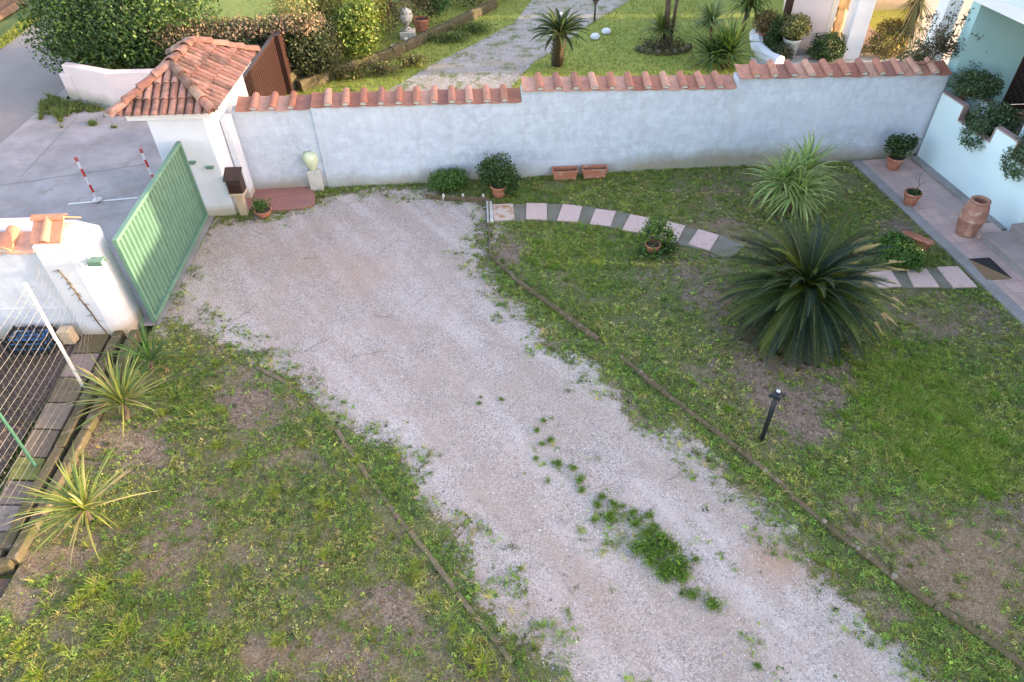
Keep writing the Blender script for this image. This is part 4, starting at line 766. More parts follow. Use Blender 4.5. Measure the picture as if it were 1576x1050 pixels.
nb('yard_paving', 7.3, 13.4, 14.8, 20.4, -.08, -.0, m='lime'); nb('porch_back', 9.62, 10.6, 21.6, 21.7, .12, 1.2, m='darkbrown')
t3 = thing('garden_bench_wall', (7.1, 20.5, 0), 'low white curved garden wall lit by the sun beside the potted plants', 'wall')
b = MB(); b.tube([P(1163, 52, .15), P(1166, 72, .15), P(1180, 88, .15), P(1200, 96, .15)], .2, 8); b.build('wall_body', M['whitehi'], t3)
# low pink wall and hedges left of the gatehouse
t = thing('low_wall', (-10.5, 18.2, 0), 'low pinkish white wall under the big hedge beside the road apron', 'wall')
b = MB(); b.prism([(-11.9, 18.85), (-10.45, 18.15), (-6.9, 18.05), (-6.9, 18.3), (-10.35, 18.4), (-11.85, 19.1)], -.1, .95); b.build('wall_body', M['pink'], t, bevel=.02)
b = MB(); b.prism([(-12.1, 18.9), (-11.72, 18.75), (-11.66, 19.05), (-12.1, 19.2)], -.1, .7); b.build('end_post', M['pink'], t, bevel=.02)
b = MB(); b.box(-8.95, -8.6, 18.02, 18.045, .45, .75); b.build('meter_box', M['steel'], t)
def hedge(name, label, blobs, n, size, cols, extra=None, **k):
    p = [crown(blobs, n, size, cols, **k)]
    if extra: p.append(crown(*extra[0], **extra[1]))
    c = blobs[0]; return plant(name, (c[0], c[1], 0), label, 'hedge', p, part='foliage')
hb = [(-12.3+.85*i+random.uniform(-.2, .2), 20.2+random.uniform(-.25, .3), 1.55+random.uniform(-.15, .2), 1.0, 1.15, 1.35) for i in range(5)]+[(-12.5, 21.8, 1.6, 1.0, 1.2, 1.3), (-11.8, 22.2, 1.7, 1.1, 1.3, 1.3), (-10.2, 21.8, 1.6, 1.2, 1.4, 1.3), (-10.6, 19.4, 1.4, .8, .6, .8), (-9.6, 19.3, 1.4, .9, .6, .8), (-11.6, 19.5, 1.5, .8, .6, .8)]
hedge('laurel_hedge', 'large dark green laurel hedge bulging over the low pink wall by the road', hb, 42000, .052, G_DARK+[(.07, .13, .03), (.10, .17, .04)], fill=.45, lump=.25, freq=5)
hb = [(-8.7+.8*i, 19.3+.1*i, .85, .75, .6, .85) for i in range(5)]
tops = [(b_[0], b_[1], 1.55, .75, .7, .22) for b_ in hb]
hedge('clipped_hedge', 'grey-green clipped hedge with dry brown top behind the gatehouse roof', hb, 20000, .045, [(.05, .07, .03), (.07, .09, .04), (.035, .05, .025)], ((tops, 7000, .04, [(.26, .19, .13), (.20, .14, .09), (.10, .10, .05)]), dict(fill=.7, lump=.5, freq=6)), fill=.4, lump=.2)
# brown gate of the neighbour
e0, e1 = Vector((-6.05, 15.5, 0)), P(441, 144); top = PV(426, 44, e1, 90).z; t = thing('slatted_gate', tuple(e1), 'dark brown slatted metal gate behind the gatehouse pillar', 'gate')
b = MB(); n = 26
for i in range(n): p = e0.lerp(e1, i/n); q = e0.lerp(e1, (i+.7)/n); b.extr([p+Vector((0, 0, .05)), q+Vector((0, 0, .05)), q+Vector((0, 0, top-.06)), p+Vector((0, 0, top-.06))], (.03, 0, 0))
b.build('slats', M['darkbrown'], t); b = MB(); b.extr([e0+Vector((-.05, 0, top-.059)), e1+Vector((-.05, 0, top-.059)), e1+Vector((-.05, 0, top)), e0+Vector((-.05, 0, top))], (.1, 0, 0)); b.build('top_rail', M['darkbrown'], t)
b = MB(); b.box(e1.x-.06, e1.x+.16, e1.y, e1.y+.5, -.1, top); b.build('end_panel', M['darkbrown'], t)
# stone kerb and bed left of the neighbour's drive
kerb('stone_kerb', 'rough stone kerb between the neighbour gravel drive and the shrubs', [(462, 138), (540, 108), (600, 88), (650, 64), (700, 40), (762, 10)], .22, -.1, .26, M['moss'], 'kerb_stone', .55)
b = MB(); b.prism([(-6.2, 18.9), (-5.9, 18.85), (-5.4, 20.6), (-5.7, 20.7)], -.1, .45); tag(b.build('stone_block', M['moss'], loc=(-6, 19, 0), bevel=.03), 'weathered concrete block beside the brown slatted gate', 'stone block')
def shrubs(*rows):
    for px, py, l, bl, n, size, cols, kw in rows:
        c = P(px, py); B = [(c.x+x, c.y+y, z, a_, b_, d_) for x, y, z, a_, b_, d_ in bl]; plant('shrub', tuple(c), l, 'shrub', [crown(B, n, size, cols, **kw)])
OL = [(.12, .14, .05), (.09, .11, .04), (.16, .17, .07)]; SP = [(.26, .26, .09), (.33, .29, .12), (.18, .19, .07)]
shrubs((470, 110, 'wispy straw-green shrub behind the brown gate', [(0, .5, 1.1, .75, .6, 1.0), (-.5, .9, 1.2, .6, .5, .9), (.3, 1.6, 1.3, .9, .7, 1.0)], 8500, .04, SP, dict(fill=.9, lump=.6)),
       (498, 118, 'dark thin-leaved shrub nearest the stone kerb', [(0, .3, .6, .55, .45, .6), (.2, .7, .9, .5, .5, .5)], 5000, .035, [(.05, .06, .035), (.08, .09, .05)], dict(fill=.9, lump=.5)),
       (550, 102, 'mid-green leafy shrub in the neighbour bed', [(0, .3, .75, .75, .5, .75), (.25, .6, 1.2, .65, .6, .7)], 8500, .045, [(.12, .18, .035), (.17, .23, .05), (.24, .28, .06)], dict(fill=.7, lump=.5)),
       (600, 70, 'brownish twiggy shrub behind the leafy one', [(0, .8, .9, .9, .8, .9), (-1.0, 1.4, 1.1, .9, .9, .9), (.9, 1.6, .9, .8, .8, .9)], 7000, .04, [(.13, .11, .07), (.10, .10, .05), (.16, .15, .07)], dict(fill=.9, lump=.6)),
       (668, 42, 'bright green bushy plant in the square clay pot by the neighbour drive', [(0, .5, .75, .55, .5, .5)], 3500, .04, [(.04, .12, .03), (.06, .17, .04)], dict(fill=.6)),
       (530, 92, 'tall golden-green shrub between the dark and the leafy shrubs', [(0, .8, 1.2, .8, .6, 1.0), (.7, 1.4, 1.1, .8, .6, .9)], 8000, .045, [(.24, .25, .07), (.30, .28, .09), (.15, .17, .05)], dict(fill=.9, lump=.6)),
       (585, 112, 'low scrambling weeds hanging over the stone kerb', [(0, 0, .15, .7, .3, .25), (-.9, -.3, .15, .7, .3, .2), (.9, .5, .15, .6, .3, .2)], 3500, .035, [(.10, .13, .04), (.18, .17, .06), (.13, .10, .06)], dict(fill=1., lump=.7)),
       (690, 62, 'low ivy-like weeds spilling onto the neighbour gravel', [(0, 0, .1, .8, .35, .15), (.8, .8, .1, .7, .4, .15)], 2600, .035, [(.07, .11, .03), (.12, .15, .04)], dict(fill=1., lump=.7)),
       (722, 22, 'dark shrub mass at the top edge behind the stone kerb', [(0, 1.0, .8, 1.1, .8, .8), (-1.2, 1.4, .9, 1., .8, .9), (1.0, 1.8, .7, .9, .7, .6)], 7000, .05, [(.035, .05, .025), (.07, .08, .04), (.2, .14, .09)], dict(fill=.7, lump=.5)))
c = P(650, 48); t = pot('flower_pot', tuple(c), .26, .42, 'square-shouldered clay pot beside the urn in the neighbour bed')
c = P(628, 56); t = thing('garden_urn', tuple(c), 'pale stone garden urn on a low pedestal in the neighbour bed', 'urn'); b = MB(); b.box(c.x-.24, c.x+.24, c.y-.2, c.y+.24, -.05, .2); b.build('pedestal', M['lime'], t, bevel=.02)
b = MB(); b.lathe([(.001, .2), (.15, .2), (.16, .24), (.07, .32), (.08, .38), (.2, .52), (.23, .68), (.19, .72), (.21, .78), (.1, .86), (.001, .9)], c, 20); b.build('urn_body', M['lime'], t, smooth=True)
c = P(612, 72); b = MB(); b.lathe([(.001, 0), (.22, 0), (.24, .03), (.22, .05)], c, 16); b.box(c.x+.25, c.x+.33, c.y-.1, c.y+.05, 0, .28); tag(b.build('broken_slab', M['lime'], loc=c, bevel=.01), 'pale broken stone pieces on the bed in front of the urn', 'stones')
# small cycad, sapling, stones, yuccas beyond the wall
def cycad(name, base, hub, n, L, label, leaflets=46, cols=((.03, .055, .02), (.045, .075, .025), (.06, .09, .03)), el=(-25, 80), young=0, sun_tipc=None, lw=.012, ll=.15, r=np.random.default_rng(5), sun_side=None):
    base = Vector(base); hub = Vector(hub); t = thing(name, tuple(base), label, 'cycad'); b = MB(); d = hub-base; pts = [base+d*u for u in np.linspace(0, 1, 7)]; w_ = .19 if L > 1 else .16
    b.tube([p+Vector((random.uniform(-.01, .01), random.uniform(-.01, .01), 0)) for p in pts], [w_*1.1, w_*1.05, w_, w_*1.03, w_, w_*.95, w_*.5], 14)
    for k in range(110):
        a_ = k*2.4; z = (k+.5)/110; p = base+d*z; o = Vector((cos(a_), sin(a_), 0)); b.extr([p+o*w_*.9+Vector((-o.y*.03, o.x*.03, 0)), p+o*w_*.9-Vector((-o.y*.03, o.x*.03, 0)), p+o*(w_+.06)+Vector((0, 0, .07))], (0, 0, .02))
    b.build('trunk', M['oldfrond'], t); cols = np.array(cols); rb = MB(); VV = []; CC = []
    for i in range(n+young):
        yg = i >= n; u = (i+.5)/n if not yg else (i-n+.5)/young; az = i*2.39996+r.normal(0, .08)
        e0_ = radians(el[1]-(el[1]-el[0])*u**.9) if not yg else radians(80-45*u); ln = L*(.92+.1*r.random())*(.86+.14*min(1, u*2+.25)) if not yg else L*(.30+.22*r.random())
        dr_ = radians(38+26*r.random()) if not yg else radians(40+60*r.random()); p = np.array(hub)+np.array([cos(az), sin(az), 0])*.05; seg = 16; pts = [p]; el_ = e0_; ds = []
        for k in range(seg):
            e_ = e0_-dr_*((k/seg)**1.3)*(1 if not yg else 1); dv = np.array([cos(az)*cos(e_), sin(az)*cos(e_), sin(e_)]); p = p+dv*ln/seg; p[2] = max(p[2], .03); pts.append(p); ds.append(dv)
        pts = np.array(pts); rb.col = (.22, .23, .07) if not yg else (.2, .24, .05); rb.tube([Vector(q) for q in pts[::2]], [.007*(1-.8*k/8) for k in range(9)], 4, False)
        s = np.linspace(.14, 1., leaflets); idx = s*seg; i0 = np.minimum(idx.astype(int), seg-1); fr = (idx-i0)[:, None]; c = pts[i0]*(1-fr)+pts[i0+1]*fr; D = np.array(ds)[i0]
        side = np.array([-sin(az), cos(az), 0.]); N = np.cross(D, side); N /= np.linalg.norm(N, axis=1)[:, None]; N *= np.sign(N[:, 2:3])+1e-6
        le = ll*np.sin(np.clip(s*1.02, 0, 1)**.8*pi*.88+.25)*(1 if not yg else .8)*(.9+.2*r.random(leaflets)); cb = cols[r.integers(0, len(cols))]*(1+r.normal(0, .28)) if not yg else np.array([.22, .26, .02])*(1+r.normal(0, .25))
        for sg in (1, -1):
            dirn = unit(D*.75+side*sg*.85+N*(.38 if not yg else .7)); tip = c+dirn*le[:, None]; wv = D*lw*(1.0 if not yg else 1.5); V4 = np.stack([c-wv*.4, c+wv, tip*.45+c*.55+wv*1.25, tip, tip*.45+c*.55-wv*.5], 1)
            col = np.tile(cb, (leaflets, 1))*(1+r.normal(0, .08, (leaflets, 1)))
            if sun_side and not yg and sun_side(az, u): m_ = s > .55+.3*r.random(); col[m_] = np.array(sun_tipc)*(1+r.normal(0, .15, (m_.sum(), 1)))  # sunlight painted into the leaf colour: gold tips on sun-facing fronds
            VV.append(V4.reshape(-1, 3)); CC.append(col)
    V = np.concatenate(VV); npmesh('fronds', V, np.arange(len(V)).reshape(-1, 5), np.clip(np.concatenate(CC), .004, 1), M['frond'], t); rb.build('frond_stems', M['wood'], t); return t
cycad('cycad', P(857, 97), P(862, 52, 0)+(P(862, 52, 1.2)-P(862, 52, 0)), 46, .85, 'small cycad on a short trunk in the neighbour garden, seen above the wall tiles', 30, el=(5, 75), ll=.13, lw=.016)
def ros(name, base, heads, label, cat='yucca', n=70, L=.8, w_=.028, el=(-15, 85), droop=1.1, cols=((.07, .13, .04), (.10, .17, .05), (.14, .21, .07)), trunk=.05, seed=1, group=None, extra=None, **k):
    r = np.random.default_rng(seed); base = Vector(base); t = thing(name, tuple(base), label, cat, group); pt = []; b = MB()
    for h_ in heads:
        h_ = Vector(h_); m_ = base.lerp(h_, .5)+Vector((random.uniform(-.04, .04), random.uniform(-.04, .04), 0))
        if trunk: b.tube([base-Vector((0, 0, .05)), m_, h_], [trunk*1.2, trunk, trunk*.8], 10)
        pt.append(straps(h_, n, L, w_, el[0], el[1], droop, cols, r=r, stem=.12, **k))
    if extra: pt += extra
    V, Q, C = merge(pt); npmesh('leaves', V, Q, C, M['leaf'], t)
    if trunk: b.build('trunk', M['bark'], t, smooth=True)
    return t
def up(px, py, z): return P(px, py, z)
c = P(1012, 72); b0 = c
ros('yucca', c, [up(1018, 48, .35)], 'grassy yucca clump inside the ring of stones on the neighbour lawn', n=150, L=.8, w_=.022, trunk=0, seed=2, cols=((.10, .14, .04), (.17, .2, .05)))
for k, (p, q, l) in enumerate((((1024, 66), (1033, -60), 'thicker left palm trunk rising from the ring of stones'), ((1031, 66), (1052, -60), 'thinner right palm trunk rising from the ring of stones'))):
    a_ = P(*p); d = ray(*q); tt = a_.y/d[1]; tp = Vector((d[0]*tt, a_.y, H+d[2]*tt)); th = thing('palm_tree', tuple(a_), l, 'palm'); b = MB(); b.tube([a_, a_.lerp(tp, .5), tp], [.10-.04*k, .08-.03*k, .075-.03*k], 12); b.build('trunk', M['bark'], th, smooth=True)
    V, Q, C = straps(tp+Vector((0, 0, .1)), 60, .9, .03, -20, 85, .9, [(.07, .13, .04)]); npmesh('crown', V, Q, C, M['leaf'], th)
v, q, cc = crown([(c.x+.15, c.y-.05, .05, .75, .6, .2)], 2500, .035, [(.12, .09, .06), (.08, .07, .04)], fill=1.); tag(npmesh('planting_mound', v, q, cc, M['leaf'], loc=c), 'brown dead-leaf mound around the grassy yucca and two palm trunks', 'mound')
for k in range(9):
    a_ = -2.9+k*.34; p = c+Vector((.15+.8*cos(a_), -.05+.55*sin(a_), 0)); b = MB(); b.lathe([(.001, .14), (.07, .12), (.10, .05), (.1, 0)], p, 7); o = tag(b.build('edge_stone', M['moss'], loc=p, smooth=True), 'rounded mossy stone in the ring around the yucca mound', 'stone', 'stones ringing the yucca mound')
for px, py, l in ((933, 50, 'round white stone lying on the neighbour lawn right of the small cycad'), (916, 58, 'small flat white stone nearest the small cycad'), (861, 26, 'white stone behind the small cycad crown')):
    p = P(px, py); b = MB(); b.lathe([(.001, .15), (.10, .13), (.16, .07), (.14, 0)], p, 12); tag(b.build('white_stone', M['whitehi'], loc=p, smooth=True), l, 'stone')
c = P(915, 32); st = MB(); [st.tube([c, c+Vector((0, 0, .5)), c+Vector((random.uniform(-.5, .5), random.uniform(-.3, .3), random.uniform(1.1, 1.6)))], [.04, .03, .006], 5) for _ in range(14)]
plant('sapling', tuple(c), 'thin bare-looking sapling at the edge of the neighbour lawn', 'sapling', [crown([(c.x, c.y, 1.2, .5, .4, .4)], 500, .03, [(.14, .12, .08), (.12, .14, .06)], fill=1.)], st)
ros('cordyline', P(1098, 85), [up(1094, 36, .9)], 'pale green spiky cordyline on a stem, left of the dark yucca clump', 'cordyline', n=120, L=.75, w_=.03, seed=3, cols=((.10, .16, .06), (.16, .22, .09)))
ros('yucca', P(1118, 104), [up(1122, 84, .35), up(1100, 90, .2)], 'wide dark green yucca clump right behind the wall tiles', n=130, L=1.05, w_=.036, seed=4, cols=((.04, .09, .025), (.07, .13, .04), (.10, .16, .05)), droop=.8)
ros('cordyline', P(1142, 45), [up(1150, 8, .9), up(1160, -5, 1.2)], 'dark cordyline with hanging leaves at the top edge beside the porch', 'cordyline', n=110, L=.85, w_=.034, seed=5, cols=((.05, .11, .03), (.14, .2, .04)), droop=1.6)
# potted plants in front of the porch
def potplant(px, py, r_, h_, bl, n, cols, lp, ls, m='clay', size=.035, nm='shrub'):
    c = P(px, py); pot('flower_pot', tuple(c), r_, h_, lp, m=m); B = [(c.x+x, c.y+y, z, a_, b_, d_) for x, y, z, a_, b_, d_ in bl]; plant('potted_'+nm, tuple(c+Vector((0, 0, h_))), ls, nm, [crown(B, n, size, cols, fill=.6)])
potplant(1213, 88, .24, .55, [(0, 0, .85, .42, .4, .33)], 3200, [(.16, .17, .06), (.10, .13, .05), (.22, .2, .08)], 'big pale stone pot in front of the porch wall', 'round olive shrub in the big pale stone pot', 'lime')
potplant(1172, 66, .24, .36, [(0, 0, .65, .4, .4, .3)], 1800, [(.28, .17, .09), (.2, .13, .07), (.14, .14, .05)], 'broad clay pot behind the low white curved wall', 'reddish brown plant in the broad clay pot')
for px, py, l, B, n, cols in ((1186, 84, 'dark conical clipped bush left of the big stone pot', [(0, 0, .3, .3, .3, .35), (0, 0, .75, .18, .18, .35)], 2500, G_DARK), (1200, 92, 'low dark spreading bush at the foot of the stone pot', [(0, 0, .22, .35, .3, .25)], 1800, [(.05, .07, .035), (.08, .1, .05)]), (1268, 92, 'dense dark green cushion bush under the porch pillar', [(0, 0, .35, .5, .4, .4)], 3200, G_DARK), (1310, 52, 'olive bush growing against the porch pillar', [(0, 0, .6, .35, .35, .6)], 2200, [(.07, .1, .04), (.12, .14, .05)]), (1360, 88, 'flowering bush with yellowish tips below the hanging vine', [(0, 0, .4, .65, .4, .4), (.1, .2, .8, .45, .3, .2)], 3800, [(.12, .11, .06), (.2, .17, .08), (.34, .28, .08)])):
    c = P(px, py); plant('bush', tuple(c), l, 'bush', [crown([(c.x+x, c.y+y, z, a_, b_, d_) for x, y, z, a_, b_, d_ in B], n, .035, cols, fill=.5)])
c = P(1283, 62); t = thing('amphora', tuple(c), 'tall ochre stone pedestal urn carrying a potted plant by the porch', 'urn'); b = MB(); b.lathe([(.001, 0), (.2, 0), (.2, .1), (.13, .2), (.17, .4), (.2, .6), (.15, .85), (.12, .95), (.22, 1.0), (.3, 1.15), (.32, 1.3), (.34, 1.32), (.28, 1.33), (.2, 1.25)], c, 18); b.build('urn_body', M['sandstone'], t, smooth=True)
plant('potted_plant', tuple(c+Vector((0, 0, 1.3))), 'yellow-green plant on top of the ochre pedestal urn', 'plant', [crown([(c.x, c.y, 1.45, .28, .25, .2)], 900, .04, [(.2, .25, .04), (.12, .2, .03)], fill=.7)])
c = P(1268, 64); t = thing('statue', tuple(c), 'small ochre stone figure beside the pedestal urn', 'statue'); b = MB(); b.lathe([(.001, 0), (.17, 0), (.17, .15), (.1, .2), (.15, .35), (.12, .55), (.16, .7), (.06, .82), (.09, .92), (.001, 1.02)], c, 14); b.build('figure', M['sandstone'], t, smooth=True)
c = P(1240, 78)+Vector((.1, .15, 2.1)); plant('hanging_plant', tuple(c), 'grey-green trailing plant hanging on the pink porch wall', 'plant', [crown([(c.x-.35, c.y-.25, 2.2, .3, .2, .35), (c.x+.1, c.y-.25, 2.35, .35, .2, .3), (c.x+.3, c.y-.25, 2.1, .22, .15, .4)], 2200, .045, [(.06, .09, .05), (.1, .13, .07)], fill=.8)])
# hanging dry vine column
c = P(1385, 94); r_ = np.random.default_rng(9); pt = [straps((c.x+.1, c.y+.3, z), 60, .9, .02, -80, -20, .6, [(.17, .13, .08), (.22, .19, .11), (.1, .12, .05)], r=r_) for z in (1.1, 1.6, 2.1, 2.5)]; b = MB(); b.tube([c+Vector((.1, .3, 0)), c+Vector((.1, .35, 2.6))], [.12, .1], 10)
t = thing('palm_tree', tuple(c), 'palm trunk wrapped in hanging dry fronds beside the cream wall', 'palm'); V, Q, C = merge(pt+[straps((c.x+.1, c.y+.3, 2.7), 60, 1., .03, -20, 60, 1., G_MID, r=r_)]); npmesh('fronds', V, Q, C, M['leaf'], t); b.build('trunk', M['bark'], t)
# overhanging twigs above the wall end
bs = PV(1432, 92, (8.6, 14.35), 0); t = thing('climbing_shrub', (bs.x, bs.y, 0), 'sparse dark twiggy climber leaning over the right end of the tiled wall', 'shrub'); b = MB(); L_ = []
def brn(p, tgt, n=7, r0=.012):
    pts = [p.lerp(tgt, i/n)+Vector((random.uniform(-.04, .04), random.uniform(-.1, .1), random.uniform(-.03, .05))) for i in range(n+1)]; pts[0] = p; b.tube(pts, [r0*(1-.8*i/n) for i in range(n+1)], 4)
    for q in pts[2:]:
        for _ in range(random.randint(9, 17)): L_.append(q+Vector((random.uniform(-.09, .09), random.uniform(-.1, .1), random.uniform(-.07, .07))))
    return pts
b.tube([(bs.x-.1, 14.5, 0), (bs.x-.05, 14.4, 1.4), bs], [.03, .025, .015], 6)
for px, py in [(1472, 8), (1440, 20), (1425, 25), (1495, 15), (1400, 50), (1390, 88), (1378, 118), (1410, 70), (1450, 40), (1465, 55), (1480, 60), (1500, 52), (1522, 58), (1518, 78), (1500, 98), (1485, 90), (1470, 72), (1455, 62), (1460, 30), (1420, 45), (1445, 55)]: brn(bs.lerp(PV(1450, 65, (8.6, 14.35), 0), random.random()), PV(px, py, (8.6, 14.2+random.uniform(-.25, .3)), 0))
b.build('branches', M['bark'], t); C0 = np.array([tuple(v) for v in L_]); k = len(C0); N = unit(rng.normal(size=(k, 3))+[0, -.5, .6]); T = unit(np.cross(N, rng.normal(size=(k, 3)))); V, Q = leafquads(C0, N, T, .028*(.6+.8*rng.random(k)), .016*(.7+.6*rng.random(k)))
npmesh('foliage', V, Q, jit([(.05, .06, .035), (.08, .09, .05), (.09, .06, .045)], k), M['leaf'], t)
c = P(1475, 78); plant('bush', tuple(c), 'loose dark bush at the foot of the entrance pillar behind the wall', 'bush', [crown([(9.0, 14.9, 1.9, .5, .3, .35), (8.6, 14.8, 1.7, .5, .3, .25)], 1500, .035, [(.06, .07, .04), (.1, .12, .05)], fill=1., lump=.7)])
# grass strip along the wall top seen from behind
V, Q, C = straps((0, 0, 0), 1, .1, .01, 0, 1, 0, G_LIME)
n = 2600; X = rng.uniform(-3.5, 7, n); Y = 14.6+rng.random(n)*.7
def pick(ok): return np.nonzero(ok)[0]
def blades(X, Y, Z, h, wd_, cols, lean=.6, r=rng, var=.3):
    n = len(X); az = r.random(n)*2*pi; l = lean*(.2+r.random(n)); d = np.stack([np.cos(az)*l, np.sin(az)*l, np.ones(n)], 1); s = np.stack([-np.sin(az), np.cos(az), np.zeros(n)], 1); hh = (h*(.5+.8*r.random(n)))[:, None]; ww = (wd_*(.7+.6*r.random(n)))[:, None]
    p = np.stack([X, Y, Z], 1); m = p+d*[1, 1, 1]*hh*.55; tp = p+d*[1.9, 1.9, .92]*hh*[1, 1, 1]; V = np.stack([p-s*ww, p+s*ww, m+s*ww*.8, m-s*ww*.8, tp+s*ww*.15, tp-s*ww*.15], 1).reshape(-1, 3)
    b_ = (np.arange(n)*6)[:, None]; Q = np.concatenate([np.concatenate([b_, b_+1, b_+2, b_+3], 1), np.concatenate([b_+3, b_+2, b_+4, b_+5], 1)]); c = jit(cols, n, var, r); return V, Q, np.concatenate([c, c])
v, q, c = blades(X, Y, np.zeros(n), .55, .012, G_LIME, .5); tag(npmesh('tall_grass', v, q, c, M['blade']), 'tall yellow-green grass growing behind the grey wall', 'grass', kind='stuff')
n = 60000; X = rng.uniform(-9, 11, n); Y = 14.5+rng.random(n)**1.2*14; qx, qy = proj(X, Y); kk = pick((sdist(X, Y, np.array([tuple(v)[:2] for v in ND])) < .15*rng.random(n)) & (qx > 420) & ~((X > 7) & (Y > 14)) & (Y > 14.4)); X, Y = X[kk], Y[kk]
v, q, c = blades(X, Y, X*0-.03, .07, .008, [(.22, .27, .045), (.29, .31, .07), (.16, .22, .04)], .9); tag(npmesh('neighbour_grass_blades', v, q, c, M['blade']), 'mown yellow-green grass of the neighbour lawn', 'grass', kind='stuff')
n = 9000; qx = rng.uniform(60, 180, n); qy = rng.uniform(140, 195, n); kk = pick((fbm(qx*.05, qy*.09, 3)+.35*np.exp(-((qx-112)/45)**2-((qy-163)/12)**2) > .68)); XY = np.array([P(a_, b_)[:2] for a_, b_ in zip(qx[kk], qy[kk])]); kk = XY[:, 1] < 18.1+np.maximum(0, -10.6-XY[:, 0])*.5; XY = XY[kk]
v, q, c = blades(XY[:, 0], XY[:, 1], XY[:, 0]*0-.03, .10, .009, [(.13, .18, .04), (.2, .22, .07), (.1, .14, .04)], .8); tag(npmesh('verge_grass', v, q, c, M['blade']), 'grass growing where the apron meets the low pink wall', 'grass', kind='stuff')
n = 9000; X = rng.uniform(-17.1, -16.4, n); Y = rng.uniform(16, 34, n); X = X-np.maximum(0, Y-24)*.085; v, q, c = blades(X, Y, X*0-.08, .07, .010, [(.25, .28, .04), (.3, .3, .07)], .8); tag(npmesh('roadside_grass', v, q, c, M['blade']), 'bright yellow-green verge between the road and the ploughed field', 'grass', kind='stuff')
# barriers
def barrier(px, py, tx, ty, label):
    c = P(px, py); t = thing('barrier_post', tuple(c), label, 'barrier post', 'striped posts outside the gate'); d = ray(tx, ty); tt = c.y/d[1]; top = Vector((d[0]*tt, c.y, H+d[2]*tt)); L = top-c
    b = MB()
    for k in range(5): b.col = (.72, .7, .68) if k % 2 == 0 else (.55, .06, .05); b.tube([c+L*(k/5), c+L*((k+1)/5-.002)], .026, 10)
    b.build('striped_tube', M['paint'], t); b = MB(); b.col = (.45, .12, .1); b.tube([top-L.normalized()*.02, top+L.normalized()*.07], .036, 10); b.build('top_cap', M['paint'], t); b = MB(); b.col = (.6, .55, .53); b.lathe([(.001, .03), (.09, .025), (.11, 0)], c, 14); b.build('foot_plate', M['paint'], t)
barrier(150, 307, 118, 246, 'red and white striped post standing left, free in front of the gate'); barrier(243, 290, 218, 233, 'red and white striped post partly hidden behind the gate top rail')
a_, b_ = P(104, 312), P(212, 302); d = (b_-a_).normalized(); s = Vector((-d.y, d.x, 0))*.03; sheet('painted_line', [a_-s, b_-s, b_+s, a_+s], -.022, M['white_paint'])
a_, b_ = P(0, 283), P(225, 250); d = (b_-a_).normalized(); s = Vector((-d.y, d.x, 0))*.012; sheet('slab_joint', [a_-s, b_-s, b_+s, a_+s], -.024, M['curb'])
a_, b_ = P(30, 270), P(118, 178); d = (b_-a_).normalized(); s = Vector((-d.y, d.x, 0))*.012; sheet('slab_joint', [a_-s, b_-s, b_+s, a_+s], -.024, M['curb'])
# ================================================================== SPIKY PLANTS IN THE GARDEN
YC = ((.22, .32, .10), (.28, .38, .13), (.14, .22, .07), (.36, .44, .17))
YL = ((.16, .23, .07), (.28, .33, .09), (.42, .42, .10), (.12, .18, .05), (.44, .38, .18))
ros('cordyline', P(1212, 325), [up(1203, 285, .62), up(1238, 268, .75), up(1225, 300, .5)], 'large pale green double-headed cordyline against the grey wall behind the cycad', 'cordyline', n=120, L=.92, w_=.020, trunk=.05, seed=6, cols=YC, droop=1.25, el=(-25, 88), tipcol=(.3, .28, .12))
ros('cordyline', P(237, 572), [up(233, 558, .2)], 'slim green cordyline nearest the white pier in the left bed', 'cordyline', n=44, L=.75, w_=.016, trunk=.03, seed=7, cols=((.07, .14, .04), (.10, .18, .05)), droop=.7, el=(10, 88))
ros('cordyline', P(192, 648), [up(190, 622, .28)], 'broad bushy cordyline in the middle of the left bed', 'cordyline', n=110, L=.80, w_=.014, trunk=.035, seed=8, cols=YL, droop=.55, el=(-8, 85))
ros('cordyline', P(137, 800), [up(132, 785, .28)], 'yellow-tipped star-shaped cordyline at the lower left by the channel corner', 'cordyline', n=100, L=.84, w_=.014, trunk=.035, seed=9, cols=YL, droop=.4, el=(-5, 80))
hub = P(1240, 444, .80); hb_ = Vector((hub.x, hub.y, 0))
cycad('cycad', hb_, hub, 165, 1.46, 'huge dark green cycad with arching fronds in the right lawn', 88, el=(-32, 76), young=20, ll=.165, lw=.0056, cols=((.011, .027, .010), (.016, .036, .012), (.028, .050, .012), (.065, .09, .013), (.012, .030, .022)), sun_tipc=(.42, .31, .13), sun_side=lambda az, u: (cos(az-.12) > .72 and u > .25))
v, q, cc = crown([(hub.x, hub.y-.1, .03, 1.0, .8, .06)], 2600, .045, [(.10, .075, .05), (.06, .05, .035), (.14, .11, .07)], fill=1., up=1.5, aspect=.25); tag(npmesh('dead_fronds', v, q, cc, M['leaf'], loc=(hub.x, hub.y, 0)), 'brown dead leaf litter on the bare soil under the huge cycad', 'litter', kind='stuff')
